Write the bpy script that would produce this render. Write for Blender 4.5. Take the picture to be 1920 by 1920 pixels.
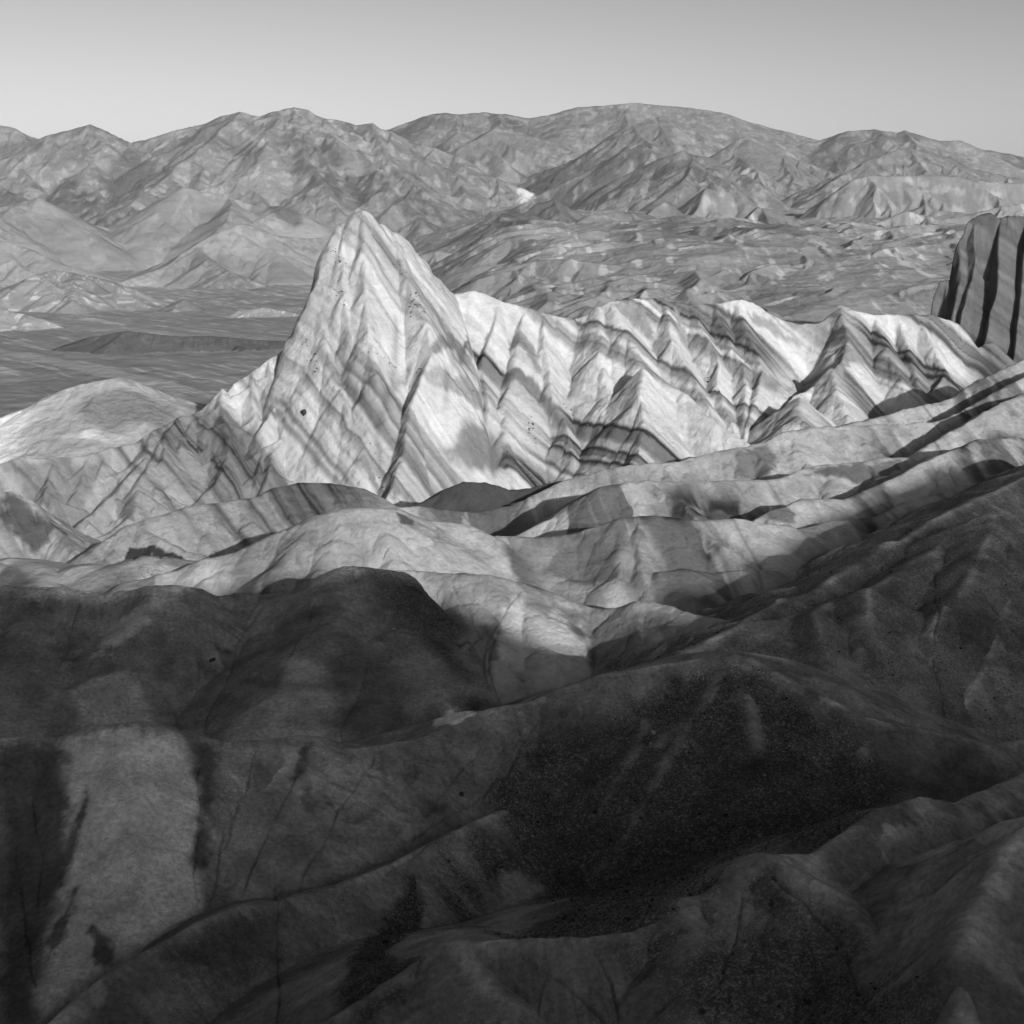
import bpy, math, os
import numpy as np

Q = 1.0            # mesh density (1 = final)
rng = np.random.default_rng(7)

# ---------------------------------------------------------------- scene, camera, sky, sun
scene = bpy.context.scene
for o in list(bpy.data.objects):
    bpy.data.objects.remove(o)
SUN_AZ = 25.0      # degrees to the right of straight behind the camera
SUN_EL = 16.0
PITCH = math.radians(11.6)
FOV = math.radians(40.0)
F = 960.0 / math.tan(FOV / 2)

cam_d = bpy.data.cameras.new("camera")
cam_d.sensor_width = 36.0
cam_d.angle = FOV
cam_d.clip_start = 0.5
cam_d.clip_end = 60000.0
cam = bpy.data.objects.new("camera", cam_d)
cam.rotation_euler = (math.pi / 2 - PITCH, 0, 0)
scene.collection.objects.link(cam)
scene.camera = cam

world = bpy.data.worlds.new("World")
scene.world = world
world.use_nodes = True
wn, wl = world.node_tree.nodes, world.node_tree.links
wn.clear()
sky = wn.new("ShaderNodeTexSky")
sky.sky_type = 'NISHITA'
sky.sun_disc = False
sky.sun_elevation = math.radians(SUN_EL)
saz = math.radians(180 - SUN_AZ)          # compass direction of the sun, clockwise from +Y
sky.sun_rotation = saz
sky.altitude = 200
sky.air_density = 1.0
sky.dust_density = 1.6
sky.ozone_density = 1.0
bw = wn.new("ShaderNodeRGBToBW")          # monochrome film
bg = wn.new("ShaderNodeBackground")
bg.inputs["Strength"].default_value = 0.08
wo = wn.new("ShaderNodeOutputWorld")
red = wn.new("ShaderNodeMixRGB"); red.blend_type = 'MULTIPLY'; red.inputs[0].default_value = 1.0
red.inputs[2].default_value = (2.6, .62, .0, 1)     # black and white film behind a red filter
wl.new(sky.outputs[0], red.inputs[1])
wl.new(red.outputs[0], bw.inputs[0])
curve = wn.new("ShaderNodeMath"); curve.operation = 'POWER'; curve.inputs[1].default_value = 1.7
norm = wn.new("ShaderNodeMath"); norm.operation = 'MULTIPLY'; norm.inputs[1].default_value = .182
back = wn.new("ShaderNodeMath"); back.operation = 'MULTIPLY'; back.inputs[1].default_value = 5.5
wl.new(bw.outputs[0], norm.inputs[0])
wl.new(norm.outputs[0], curve.inputs[0])
wl.new(curve.outputs[0], back.inputs[0])
wl.new(back.outputs[0], bg.inputs["Color"])
wl.new(bg.outputs[0], wo.inputs["Surface"])

sun_d = bpy.data.lights.new("sun", 'SUN')
sun_d.energy = 4.2
sun_d.angle = math.radians(0.53)
sun_d.color = (1, 1, 1)
sun = bpy.data.objects.new("sun", sun_d)
sun.rotation_euler = (math.radians(90 - SUN_EL), 0, math.pi - saz)
scene.collection.objects.link(sun)
S3 = np.array([math.sin(saz) * math.cos(math.radians(SUN_EL)),
               math.cos(saz) * math.cos(math.radians(SUN_EL)), math.sin(math.radians(SUN_EL))])

scene.view_settings.view_transform = 'Standard'
scene.view_settings.look = 'None'
scene.view_settings.gamma = 1.0
scene.view_settings.use_curve_mapping = False
scene.view_settings.exposure = 0.6
HAZE = 2.2e-5
scene.cycles.max_bounces = 4
scene.cycles.diffuse_bounces = 3
scene.cycles.use_denoising = True

# ---------------------------------------------------------------- helpers
CP, SP = math.cos(PITCH), math.sin(PITCH)

def at(px, py, D):
    """the point at world depth y = D that lies on the sight line of a photo pixel"""
    cx, cy = (px - 960.0) / F, (960.0 - py) / F
    y = CP + cy * SP
    z = -SP + cy * CP
    k = D / y
    return np.array([cx * k, D, z * k])

def down(p0, pts, s):
    """continue downhill from 3D point p0 through photo pixels at profile slope s"""
    out = [np.array(p0)]
    for px, py in pts:
        d = at(px, py, 1.0)
        q = out[-1]
        # z = q.z - s*(q.y - D);  z = d.z*D
        D = (q[2] - s * q[1]) / (d[2] - s)
        out.append(at(px, py, D))
    return out

_T = rng.random((256, 256)).astype(np.float32)
def vn(x, y, seed=0):
    x = np.asarray(x, np.float32) + np.float32((seed * 37.73) % 256)
    y = np.asarray(y, np.float32) + np.float32((seed * 91.17) % 256)
    xi = np.floor(x); yi = np.floor(y)
    fx = x - xi; fy = y - yi
    xi = xi.astype(np.int32) & 255; yi = yi.astype(np.int32) & 255
    x1 = (xi + 1) & 255; y1 = (yi + 1) & 255
    fx = fx * fx * (3 - 2 * fx); fy = fy * fy * (3 - 2 * fy)
    a = _T[xi, yi]; b = _T[x1, yi]; c = _T[xi, y1]; d = _T[x1, y1]
    return a + (b - a) * fx + (c - a) * fy + (a - b - c + d) * fx * fy

def fbm(x, y, n=4, seed=0, g=0.5):
    s = 0; a = 1.0; t = 0
    for i in range(n):
        s = s + a * vn(x, y, seed + i * 3)
        t += a; a *= g
        x, y = 1.6 * x - 1.2 * y, 1.2 * x + 1.6 * y
    return s / t

def ridged(x, y, n=4, seed=0, g=0.5):
    s = 0; a = 1.0; t = 0
    for i in range(n):
        v = 1 - np.abs(2 * vn(x, y, seed + i * 3) - 1)
        s = s + a * v * v
        t += a; a *= g
        x, y = 1.6 * x - 1.2 * y, 1.2 * x + 1.6 * y
    return s / t

def sstep(a, b, x):
    t = np.clip((x - a) / (b - a), 0, 1)
    return t * t * (3 - 2 * t)

# ---------------------------------------------------------------- ridges ("tents")
TENTS = []
GROUPS = ['ground']
def gid(name):
    if name not in GROUPS: GROUPS.append(name)
    return GROUPS.index(name)

def tent(group, pts, sf, sb=None, r=1.0, rill=0.5, wl_=8.0, reach=None):
    """ridge line with 3D points; sf / sb = slope of the side to the right / left of its direction"""
    P = np.array(pts, float)
    TENTS.append(dict(g=gid(group), P=P, sf=sf, sb=sf if sb is None else sb, r=r, rill=rill, wl=wl_,
                      reach=reach, seed=len(TENTS) * 1.37))
    return P

def ridge(group, pix, sf, sb=None, r=1.0, rill=0.5, wl_=8.0):
    return tent(group, [at(*p) for p in pix], sf, sb, r, rill, wl_)

def spur(group, start, pix, s=0.42, side=0.75, sideb=None, r=1.0, rill=0.4, wl_=6.0):
    p0 = at(*start) if len(start) == 3 and not isinstance(start, np.ndarray) else start
    return tent(group, down(p0, pix, s), side, sideb, r, rill, wl_)

def auto_spurs(group, P, spacing, length, s, side, r, rill, wl_, levels=1, both=True, seed=1, zmin=-200):
    g = np.random.default_rng(seed)
    seg = np.diff(P[:, :2], axis=0)
    L = np.hypot(seg[:, 0], seg[:, 1]); T = np.concatenate([[0], np.cumsum(L)])
    tot = T[-1]
    t = spacing * g.uniform(.3, .8)
    k = 0
    while t < tot:
        i = min(np.searchsorted(T, t, side='right') - 1, len(L) - 1)
        f = (t - T[i]) / max(L[i], 1e-6)
        p = P[i] * (1 - f) + P[i + 1] * f
        d = seg[i] / max(L[i], 1e-6)
        for sd in ((1, -1) if both else (1,)):
            n = np.array([d[1], -d[0]]) * sd
            a = g.uniform(-.45, .45) + (0.35 if not both else 0.3)
            n = n * math.cos(a) + d * math.sin(a) * (1 if g.random() < .7 else -1)
            ln = length * g.uniform(.55, 1.25)
            pts = [p.copy()]
            m = 4
            for j in range(m):
                w = g.normal(0, .22)
                n = np.array([n[0] * math.cos(w) - n[1] * math.sin(w), n[0] * math.sin(w) + n[1] * math.cos(w)])
                q = pts[-1].copy()
                q[:2] += n * ln / m
                q[2] -= ln / m * s * g.uniform(.6, 1.4)
                pts.append(q)
            if pts[-1][2] > zmin - 40:
                A = tent(group, pts, side, side, r, rill, wl_, reach=ln * .8 + 3 * r)
                if levels > 1:
                    auto_spurs(group, A, spacing * .42, length * .42, s * 1.15, side * 1.08, r * .6, rill * .5,
                               wl_ * .5, levels - 1, True, int(g.integers(1e9)), zmin)
        t += spacing * g.uniform(.6, 1.4)
        k += 1

# ---- viewpoint hill under the camera
tent('viewpoint_hill', [(-60, -30, 2), (-10, -6, -1.0), (2, 1.2, -1.75), (10, -6, -1.2), (60, -40, 6)], 0.3, 0.8, 1.5, .15, 5)

# ---- nearest ridge along the bottom of the picture
NR = 'near_ridge'
P = ridge(NR, [(520,1990,114),(600,1925,117),(700,1860,120),(790,1800,123),(840,1775,124),(900,1764,124),(960,1762,124),(1100,1760,124),
     (1190,1745,125),(1260,1700,127),(1330,1670,128),(1390,1630,129),(1440,1603,130),(1530,1603,133),(1600,1550,137),
     (1640,1520,140),(1720,1495,144),(1790,1505,148),(1860,1480,154),(1930,1445,162),(2050,1380,175)], .6, 1.25, .7, .25, 7)
spur(NR, (1440,1603,130), [(1500,1640),(1560,1680),(1640,1760),(1700,1850),(1750,1960)], .36, .62, r=1.2)
spur(NR, (870,1766,124), [(905,1850),(960,1930),(1000,1990)], .33, .5, r=2.5)
spur(NR, (1290,1688,127), [(1310,1760),(1300,1850),(1280,1960)], .4, .5, r=2.5)
spur(NR, (1640,1520,140), [(1660,1560),(1640,1610),(1600,1650)], .4, .6, r=1.5)
ridge('right_spur', [(2200,1430,132),(2040,1480,127),(1960,1530,122),(1890,1590,117),(1840,1680,112),(1800,1790,105),(1800,1960,98)], 1.15, .6, 1.2, .4, 4)
spur('right_spur', (1960,1530,122), [(1940,1640),(1930,1760),(1930,1960)], .4, .7, r=1.5)

# ---- spur in front of the big hill, lower left
NL = 'near_left_spur'
ridge(NL, [(20,2000,122),(60,1960,124),(150,1870,130),(190,1835,132),(240,1800,135),(310,1762,139),(370,1728,142),(430,1708,145),
     (530,1690,150),(610,1672,155),(690,1635,161),(780,1592,167),(850,1558,172),(940,1520,178)], .58, .95, .7, .2, 8)
spur(NL, (460,1700,147), [(480,1790),(500,1960)], .4, .5, r=2)
spur(NL, (610,1672,155), [(620,1760),(600,1860),(560,1960)], .36, .5, r=2)
spur(NL, (760,1602,166), [(790,1680),(800,1750)], .4, .6, r=1.2)

# ---- big gravel hill and its left shoulder
BH = 'gravel_hill'
P = ridge(BH, [(-150,1385,180),(0,1385,180),(110,1385,182),(160,1365,183),(230,1357,183),(300,1365,184),(360,1383,185),(420,1392,186),
     (480,1390,187),(530,1385,188),(565,1385,189),(630,1405,190),(700,1402,192),(750,1395,193),(800,1385,196),(880,1340,202),(950,1322,205),(1000,1318,206),
     (1060,1290,208),(1130,1265,210),(1200,1255,212),(1290,1240,213),(1340,1230,213),(1380,1228,212),(1420,1240,210),(1500,1285,205),
     (1600,1340,200),(1660,1355,199),(1700,1365,199),(1780,1380,199),(1860,1397,199),(1930,1390,203),(2060,1360,212)], .5, .7, 2.0, .35, 9)
spur(BH, (235,1357,183), [(250,1450),(245,1560),(200,1680),(140,1800),(90,1900)], .38, .55, r=4, rill=.3)
spur(BH, (555,1385,188), [(500,1480),(440,1600),(400,1700)], .40, .48, r=3, rill=.2)
spur(BH, (700,1402,192), [(620,1500),(520,1620),(470,1690)], .40, .45, r=3, rill=.2)
spur(BH, (890,1338,203), [(800,1440),(700,1560),(600,1660)], .40, .46, r=3, rill=.2)
spur(BH, (1340,1230,213), [(1230,1400),(1120,1560),(1020,1680),(960,1750)], .43, .48, r=7, rill=.3)
spur(BH, (1400,1232,211), [(1420,1400),(1400,1550),(1350,1650)], .42, .48, r=8, rill=.3)
spur(BH, (1600,1340,200), [(1620,1420),(1640,1490)], .42, .5, r=5, rill=.3)
spur(BH, (1000,1318,206), [(940,1450),(900,1560),(930,1650),(945,1740)], .40, .5, r=3, rill=.3)

# ---- dark ridge behind it on the left
DR = 'dark_ridge'
_dr = [(-150,1080,262),(0,1095,265),(60,1100,265),(130,1103,266),(200,1113,267),(280,1100,267),(330,1097,268),(380,1104,270),(415,1118,271),
     (450,1111,272),(500,1120,273),(540,1111,272),(590,1085,271),(650,1062,270),(690,1062,271),(730,1068,272),(765,1072,274),(778,1077,275),(790,1089,274)]
_dp = [at(*p) for p in _dr]
_dp = _dp + list(down(_dp[-1], [(802,1110),(820,1135),(850,1165),(880,1200),(905,1240),(925,1288),(945,1325)], .46))[1:]
tent(DR, _dp, .52, 1.5, 1.2, .3, 9)
spur(DR, (325,1098,268), [(255,1160),(190,1220),(135,1290),(110,1370)], .40, .5, r=2.5, rill=.2)
spur(DR, (415,1118,271), [(330,1190),(240,1255),(260,1330),(300,1380)], .42, .55, r=2.0, rill=.3)
spur(DR, (650,1062,270), [(610,1180),(540,1290),(480,1390)], .42, .45, r=4, rill=.2)
spur(DR, (720,1066,272), [(740,1180),(720,1300),(700,1400)], .43, .46, r=4, rill=.2)

spur(DR, (60,1100,265), [(50,1200),(20,1300),(0,1380)], .42, .48, r=3, rill=.2)

# ---- knob and low crest behind the big hill
KN = 'knob_ridge'
ridge(KN, [(740,1072,302),(800,1072,302),(870,1073,301),(920,1078,300),(975,1095,300),(1040,1120,300),(1100,1138,300),(1150,1140,298),(1190,1128,296),(1215,1126,296),
     (1260,1140,292),(1300,1155,288),(1370,1166,282),(1400,1170,280)], .5, .6, 1.2, .3, 6)
spur(KN, (975,1095,300), [(1010,1150),(1025,1220),(1030,1290),(1020,1330)], .40, .62, r=5, rill=.3)
spur(KN, (870,1073,301), [(880,1130),(905,1190),(915,1230)], .42, .5, r=3, rill=.4)
spur(KN, (1200,1127,296), [(1190,1190),(1160,1250),(1130,1290)], .42, .55, r=2.5, rill=.4)
spur(KN, (1280,1150,290), [(1250,1180),(1240,1215),(1290,1245)], .40, .55, r=1.5, rill=.2)
ridge(KN, [(980,1090,332),(1060,1090,331),(1160,1092,330),(1200,1085,330),(1240,1073,330),(1290,1068,331),(1340,1074,332),(1400,1071,334),(1450,1071,335),(1497,1086,336),(1560,1095,338)], .5, .6, 1.5, .2, 7)
spur(KN, (1290,1068,331), [(1270,1110),(1230,1160)], .42, .5, r=4, rill=.2)
spur(KN, (1430,1071,334), [(1440,1110),(1420,1170)], .42, .5, r=3, rill=.2)

# ---- dark slope on the right
RS = 'right_slope'
ridge(RS, [(1350,1180,262),(1390,1171,266),(1463,1124,276),(1527,1109,284),(1570,1080,291),(1612,1056,297),(1659,1015,306),(1698,1012,311),(1732,992,318),(1783,957,330),
     (1847,928,341),(1930,886,356),(2080,820,380)], .6, .6, 1.5, .5, 7)
ridge(RS, [(1330,1200,250),(1399,1167,257),(1467,1158,262),(1523,1150,267),(1570,1124,273),(1634,1103,279),(1698,1064,288),(1740,1038,294),(1783,1013,301),(1826,987,308),(1860,964,313),(1895,966,314),
     (1930,978,314),(2080,990,314)], .5, .62, 2.0, .5, 8)
for st, pp in (((1523,1150,260), [(1540,1210),(1500,1270),(1480,1320)]),
               ((1634,1103,270), [(1630,1180),(1600,1250),(1560,1310)]),
               ((1860,964,299), [(1845,1040),(1800,1120),(1740,1190),(1700,1260),(1640,1330)]),
               ((1895,966,300), [(1900,1060),(1880,1160),(1850,1230),(1800,1330),(1790,1370)]),
               ((1960,985,300), [(1980,1100),(1960,1250),(1920,1370)])):
    spur(RS, st, pp, .43, .55, r=2.0, rill=.4, wl_=5)
for T_ in [t for t in TENTS if t['g'] == gid(RS) and len(t['P']) > 9]:
    auto_spurs(RS, T_['P'], 13, 40, .42, .6, 1.2, .5, 4, levels=2, seed=int(T_['P'][0][1]))
spur(RS, (1750,1185,262), [(1740,1240),(1690,1300),(1720,1360)], .5, .6, r=1.2, rill=.4, wl_=4)

# ---- middle folds, striped
MF = 'middle_folds'
P = ridge(MF, [(240,1095,312),(330,1070,318),(380,1048,320),(440,1032,323),(480,1015,325),(520,1000,327),(560,982,329),(590,968,330),(650,953,332),(700,951,333),(745,954,335),
     (790,974,338),(830,980,340),(880,985,342),(910,1003,343),(1000,1008,345),(1060,1003,347),(1100,990,349),(1160,972,350),(1230,968,352),
     (1300,975,354),(1400,975,357),(1470,985,360),(1540,1010,362)], .56, .62, 1.6, .3, 7)
for st, pp in (((590,968,330), [(570,1010),(520,1060),(500,1110)]), ((650,953,332), [(640,1010),(600,1070)]),
               ((700,951,333), [(725,1000),(740,1050),(730,1075)]), ((1160,972,350), [(1162,1030),(1158,1085)]),
               ((880,985,342), [(890,1030),(880,1070)]), ((1060,1003,347), [(1030,1040),(980,1085)]),
               ((440,1032,323), [(420,1070),(370,1105)]), ((1300,975,354), [(1300,1020),(1270,1065)]), ((1440,980,358), [(1420,1020),(1440,1065)])):
    spur(MF, st, pp, .45, .62, r=1.8, rill=.3, wl_=5)
for st, pp in (((-80,1050,330), [(0,1062),(40,1090)]), ((20,1050,332), [(80,1075),(120,1100)]), ((160,1062,330), [(200,1085),(240,1105)]), ((270,1045,334), [(190,1070),(150,1100)])):
    spur(MF, st, pp, .3, .35, r=5, rill=.1, wl_=5)
ridge(MF, [(-120,1040,336),(0,1052,336),(60,1058,336),(110,1072,334),(170,1062,336),(240,1056,338),(300,1056,339),(360,1062,339)], .35, .4, 5, .15, 7)
# right-hand folds, farther and farther
ridge(MF, [(1470,1010,362),(1500,992,366),(1560,978,371),(1640,970,376),(1700,941,384),(1770,922,392),(1860,898,402),(1940,880,410),(2060,840,424)], .55, .62, 1.4, .4, 7)
ridge(MF, [(1400,990,372),(1416,977,376),(1450,955,380),(1480,947,383),(1506,938,386),(1582,936,394),(1640,916,402),(1690,888,410),(1760,853,420),(1800,836,426),(1830,825,430),(1870,823,434),(1930,822,440),(2060,800,450)], .56, .64, 1.2, .4, 7)
ridge(MF, [(960,1010,386),(1045,968,392),(1085,938,396),(1126,913,399),(1170,904,402),(1209,901,404),(1274,904,408),(1378,901,414),(1462,898,419),(1500,883,423),(1540,871,427),(1612,868,433),(1660,859,438),(1698,858,442),
     (1760,872,446)], .56, .66, 1.3, .4, 7)
ridge(MF, [(690,958,416),(740,954,420),(790,950,424),(830,955,428),(900,958,430),(960,950,432),(1000,932,434),(1050,908,438),(1075,898,441),(1126,883,444),(1186,871,448),(1274,864,453),(1345,847,458),(1400,838,462),(1440,828,466),(1467,814,470),(1488,806,473),(1542,801,478),(1607,798,484),(1700,795,491),
     (1761,791,497),(1805,771,503),(1860,742,510),(1930,702,520),(2060,650,535)], .56, .7, 1.2, .5, 6)
ridge(MF, [(1710,855,455),(1760,825,462),(1800,800,470),(1840,775,478),(1880,755,486),(1930,735,494),(2060,700,505)], .55, .75, 1.2, .4, 6)
ridge(MF, [(1560,805,500),(1600,792,506),(1660,780,512),(1720,762,520),(1780,748,527),(1840,712,535),(1930,672,545)], .55, .8, 1.2, .4, 6)
for st, pp in (((1209,901,404), [(1190,940),(1150,965)]), ((1378,901,414), [(1380,940),(1350,972)]), ((1300,856,456), [(1290,885),(1280,902)]),
               ((1540,871,427), [(1560,900),(1560,932)]), ((1640,865,436), [(1640,890),(1630,914)]), ((1582,936,394), [(1590,955),(1580,972)]),
               ((1760,853,420), [(1770,885),(1770,915)]), ((1488,806,473), [(1500,845),(1520,868)]), ((1607,798,484), [(1620,830),(1650,856)]),
               ((1720,941-5,384), [(1720,975),(1690,1005)]), ((1840,825,430), [(1870,860),(1880,890)])):
    spur(MF, st, pp, .45, .6, r=2.0, rill=.4, wl_=5)
# hill in the gap; its shade is painted on as black colour
ridge('painted_shade_hill', [(770,951,436),(800,938,440),(830,916,444),(870,903,447),(915,904,448),(955,919,449),(1000,914,450),(1075,899,452)], .7, .7, .8, .2, 6)

# ---- pale peak: crest, left arm and right wall
PK = 'pale_peak'
LA = [(-100,880,500),(0,872,505),(43,856,508),(100,860,512),(167,853,518),(207,840,524),(250,832,530),(290,805,538),(335,783,545),
      (360,778,548),(375,770,552),(400,742,556),(415,728,558),(424,735,560),(440,718,563),(470,697,567),(500,673,571),(530,655,575)]
ridge('left_arm', LA, 1.15, 1.1, 0.6, .8, 7)
PKC = [(530,655,575),(537,640,577),(549,627,580),(560,600,582),(575,570,585),(588,530,588),(598,490,591),(610,458,593),(622,432,596),(632,417,597),(645,411,598),
     (660,396,599),(683,390,600),(697,395,601),(711,413,602),(721,415,603),(735,428,604),(746,431,605),(768,450,607),(781,471,609),(794,480,610),(805,492,611),(814,515,613),(826,520,614),(845,541,615),(858,549,616)]
ridge(PK, PKC, 1.3, 1.6, 0.8, .9, 8)
for st, pp, s, sd, r in (
    ((598,490,591), [(600,560),(612,640),(640,730),(680,840)], .93, 1.35, 1.5),
    ((683,390,600), [(688,460),(690,540),(692,620),(702,700)], 1.02, 1.5, 2.0),
    ((735,429,604), [(765,520),(800,600),(812,660),(775,750),(752,850),(735,925)], .90, 1.5, 1.5),
    ((845,541,615), [(868,600),(884,650),(902,720),(915,768),(860,830),(800,890),(740,948)], .82, 1.35, .8),
    ((560,600,582), [(572,680),(600,760),(645,850),(690,920)], .86, 1.3, .8),
    ((530,655,575), [(540,740),(575,830),(620,900),(660,950)], .80, 1.2, .8),
    ((645,411,598), [(640,480),(648,550),(655,620)], 1.08, 1.5, 1.0),
    ((790,480,610), [(825,580),(840,640),(832,690),(820,740)], .95, 1.8, 1.0)):
    spur(PK, st, pp, s, sd, r=r, rill=.5)
CAPX = [(-1000., -200.)] + [(at(*p)[0] / at(*p)[1], at(*p)[2]) for p in PKC] + [(1000., 200.)]
W = 'striped_wall'
ridge(W, [(858,549,616),(880,546,617),(900,548,618),(940,565,620),(980,575,621),(1010,585,622),(1050,595,623),(1080,599,624),(1110,581,624),(1140,567,625),
     (1165,563,626),(1200,560,627),(1240,560,628),(1255,566,628),(1290,569,630),(1330,569,631),(1370,566,632),(1390,561,632),(1410,567,633),(1440,586,634),
     (1470,601,635),(1500,609,636),(1530,606,636),(1555,592,637),(1580,578,637),(1600,582,638),(1640,590,640),(1700,590,643),(1745,590,646),(1800,610,650)], 1.3, .9, 1.2, .7, 7)
for st, pp, s, sd, r in (
    ((930,560,620), [(925,620),(900,690),(920,755)], .9, 1.2, 1),
    ((985,577,621), [(975,640),(962,700),(948,760),(952,810),(958,870),(960,915)], .86, 1.05, 2.0),
    ((1020,587,622), [(1020,650),(1035,720),(1060,800),(1075,860)], .9, 1.1, 1.0),
    ((1150,565,625), [(1175,620),(1201,676),(1232,706),(1274,736),(1340,793),(1410,835)], .80, .95, 2.2),
    ((1205,690,575), [(1200,740),(1208,790),(1200,850)], .8, 1.0, 1.5),
    ((1120,575,624), [(1130,660),(1140,740),(1130,820),(1110,870)], .88, 1.0, 2.5),
    ((1245,560,628), [(1262,640),(1295,700),(1330,760),(1370,822)], .85, 1.1, 1.0),
    ((1290,569,630), [(1330,640),(1345,665),(1345,720),(1375,790),(1385,818)], .85, 1.1, 1.0),
    ((1340,568,631), [(1375,650),(1395,680),(1400,720),(1398,800)], .84, 1.1, 1.0),
    ((1385,562,632), [(1400,620),(1435,690),(1420,740),(1400,815)], .83, 1.0, 1.0),
    ((1580,578,637), [(1587,640),(1578,680),(1540,716),(1488,742),(1455,780),(1410,822)], .72, 1.1, .7),
    ((1640,590,640), [(1660,650),(1690,710),(1700,770)], .84, .95, 1.5),
    ((1560,690,590), [(1570,730),(1590,780)], .7, .9, 1.5),
    ((1500,745,560), [(1500,780),(1520,800)], .6, .8, 2.5),
    ((1720,590,645), [(1750,650),(1770,700),(1745,735)], .85, 1.0, 1.0),
    ((1860,640,652), [(1830,655),(1800,680),(1770,716),(1712,752)], .55, 1.0, .7),
    ((1690,590,643), [(1700,640),(1715,700),(1720,740)], .84, 1.1, 1.0)):
    spur(W, st, pp, s * .86, sd * 1.05, r=r, rill=.5)
# lower badlands in front of the left arm
LB = 'left_badlands'
for st, pp, s, sd, r in (
    ((415,728,558), [(422,790),(427,847),(420,876),(400,908),(361,948)], .75, 1.0, 1.2),
    ((470,697,567), [(475,780),(500,840),(480,900)], .85, 1.1, .8),
    ((500,673,571), [(520,760),(535,820),(512,850),(500,905)], .85, 1.1, .8),
    ((545,740,560), [(560,830),(575,880),(590,905)], .8, 1.0, 1.0),
    ((375,770,552), [(355,810),(320,860),(300,895),(330,945)], .6, .85, 1.5),
    ((290,805,538), [(275,860),(235,905),(180,955),(120,1010),(70,1050)], .5, .7, 1.5),
    ((335,783,545), [(290,860),(265,910),(255,960),(200,1000),(120,1040)], .5, .7, 1.5),
    ((207,840,524), [(180,900),(150,950),(130,975)], .8, .9, 1.0),
    ((167,853,518), [(150,905),(120,960)], .8, .85, .8),
    ((100,860,512), [(90,900),(80,940)], .8, .85, .8)):
    spur(LB, st, pp, s * .88, sd * 1.1, r=r, rill=.7)
ridge(LB, [(-80,930,436),(-20,932,440),(20,923,444),(45,936,444),(75,965,440),(110,1000,434),(140,1030,425)], .75, .7, .6, .7, 5)
ridge(LB, [(200,1010,384),(240,985,388),(320,962,394),(346,950,397),(393,944,400),(440,936,404),(486,931,408),(512,916,412),(560,908,417),(620,906,422),(680,918,424),(740,950,425)], .62, .7, 1.8, .4, 6)
for st, pp in (((250,985,388), [(300,1010),(340,1035),(400,1045)]), ((393,944,400), [(395,1000),(400,1040)]), ((450,935,404), [(465,980),(440,1030)]),
               ((540,911,415), [(545,960),(520,995)]), ((620,906,422), [(640,940),(650,955)])):
    spur(LB, st, pp, .52, .7, r=2.5, rill=.6, wl_=3)

for T_ in [t for t in TENTS if t['g'] == gid(LB) and len(t['P']) < 7]:
    auto_spurs(LB, T_['P'], 12, 15, .5, T_['sf'] * 1.1, .6, .3, 3, levels=1, seed=int(abs(T_['P'][0][0]) * 7))
for T_ in [t for t in TENTS if t['g'] == gid(MF) and len(t['P']) > 7]:
    auto_spurs(MF, T_['P'], 17, 24, .44, .7, 1.2, .3, 4, levels=1, seed=int(abs(T_['P'][0][0]) * 7))
# ---- dark red cliff on the right (its face is nearly upright, cut by chutes)
CL = 'cliff'
CLC = [(1741,600,676),(1748,560,678),(1761,527,680),(1781,524,682),(1785,490,683),(1792,464,684),(1811,436,686),(1816,416,688),(1837,403,690),(1857,398,691),(1873,408,692),(1889,403,693),
     (1930,404,695),(2000,408,700),(2100,420,705)]
ridge(CL, CLC, 5.5, 5.0, .5, .3, 9)
for st, pp, s, sl_, sr_, r in (
    ((1772,526,681), [(1775,580),(1765,640),(1755,680)], 1.9, 4.0, 2.6, 1.0),
    ((1798,447,685), [(1798,520),(1786,590),(1770,660)], 1.7, 4.0, 1.6, 1.0),
    ((1832,406,690), [(1826,480),(1812,560),(1792,650)], 1.5, 1.6, 8.0, .6),
    ((1879,409,692), [(1872,480),(1860,560),(1848,630),(1838,680)], 1.5, 7.0, 2.2, 1.0),
    ((1890,404,692), [(1888,440),(1886,480)], 2.6, 3.0, 5.0, .8),
    ((1926,404,695), [(1922,460),(1913,540),(1906,600),(1898,670)], 1.5, 8.0, 2.5, .8),
    ((1985,404,697), [(1975,460),(1965,560),(1955,680)], 1.5, 8.0, 4.0, 1.2)):
    spur(CL, st, pp, s, sl_, sr_, r=r, rill=.15, wl_=9)

# ---- white hill on the wash, left
WH = 'white_hill'
P = ridge(WH, [(-120,810,690),(-40,800,700),(0,782,706),(60,760,715),(120,730,725),(170,715,732),(215,708,738),(250,715,742),(290,728,746),(320,745,750),(350,763,752),(378,782,755)], .36, .5, 2.5, .8, 10)
auto_spurs(WH, P, 14, 38, .32, .42, 1.2, .6, 5, levels=2, seed=5)

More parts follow.
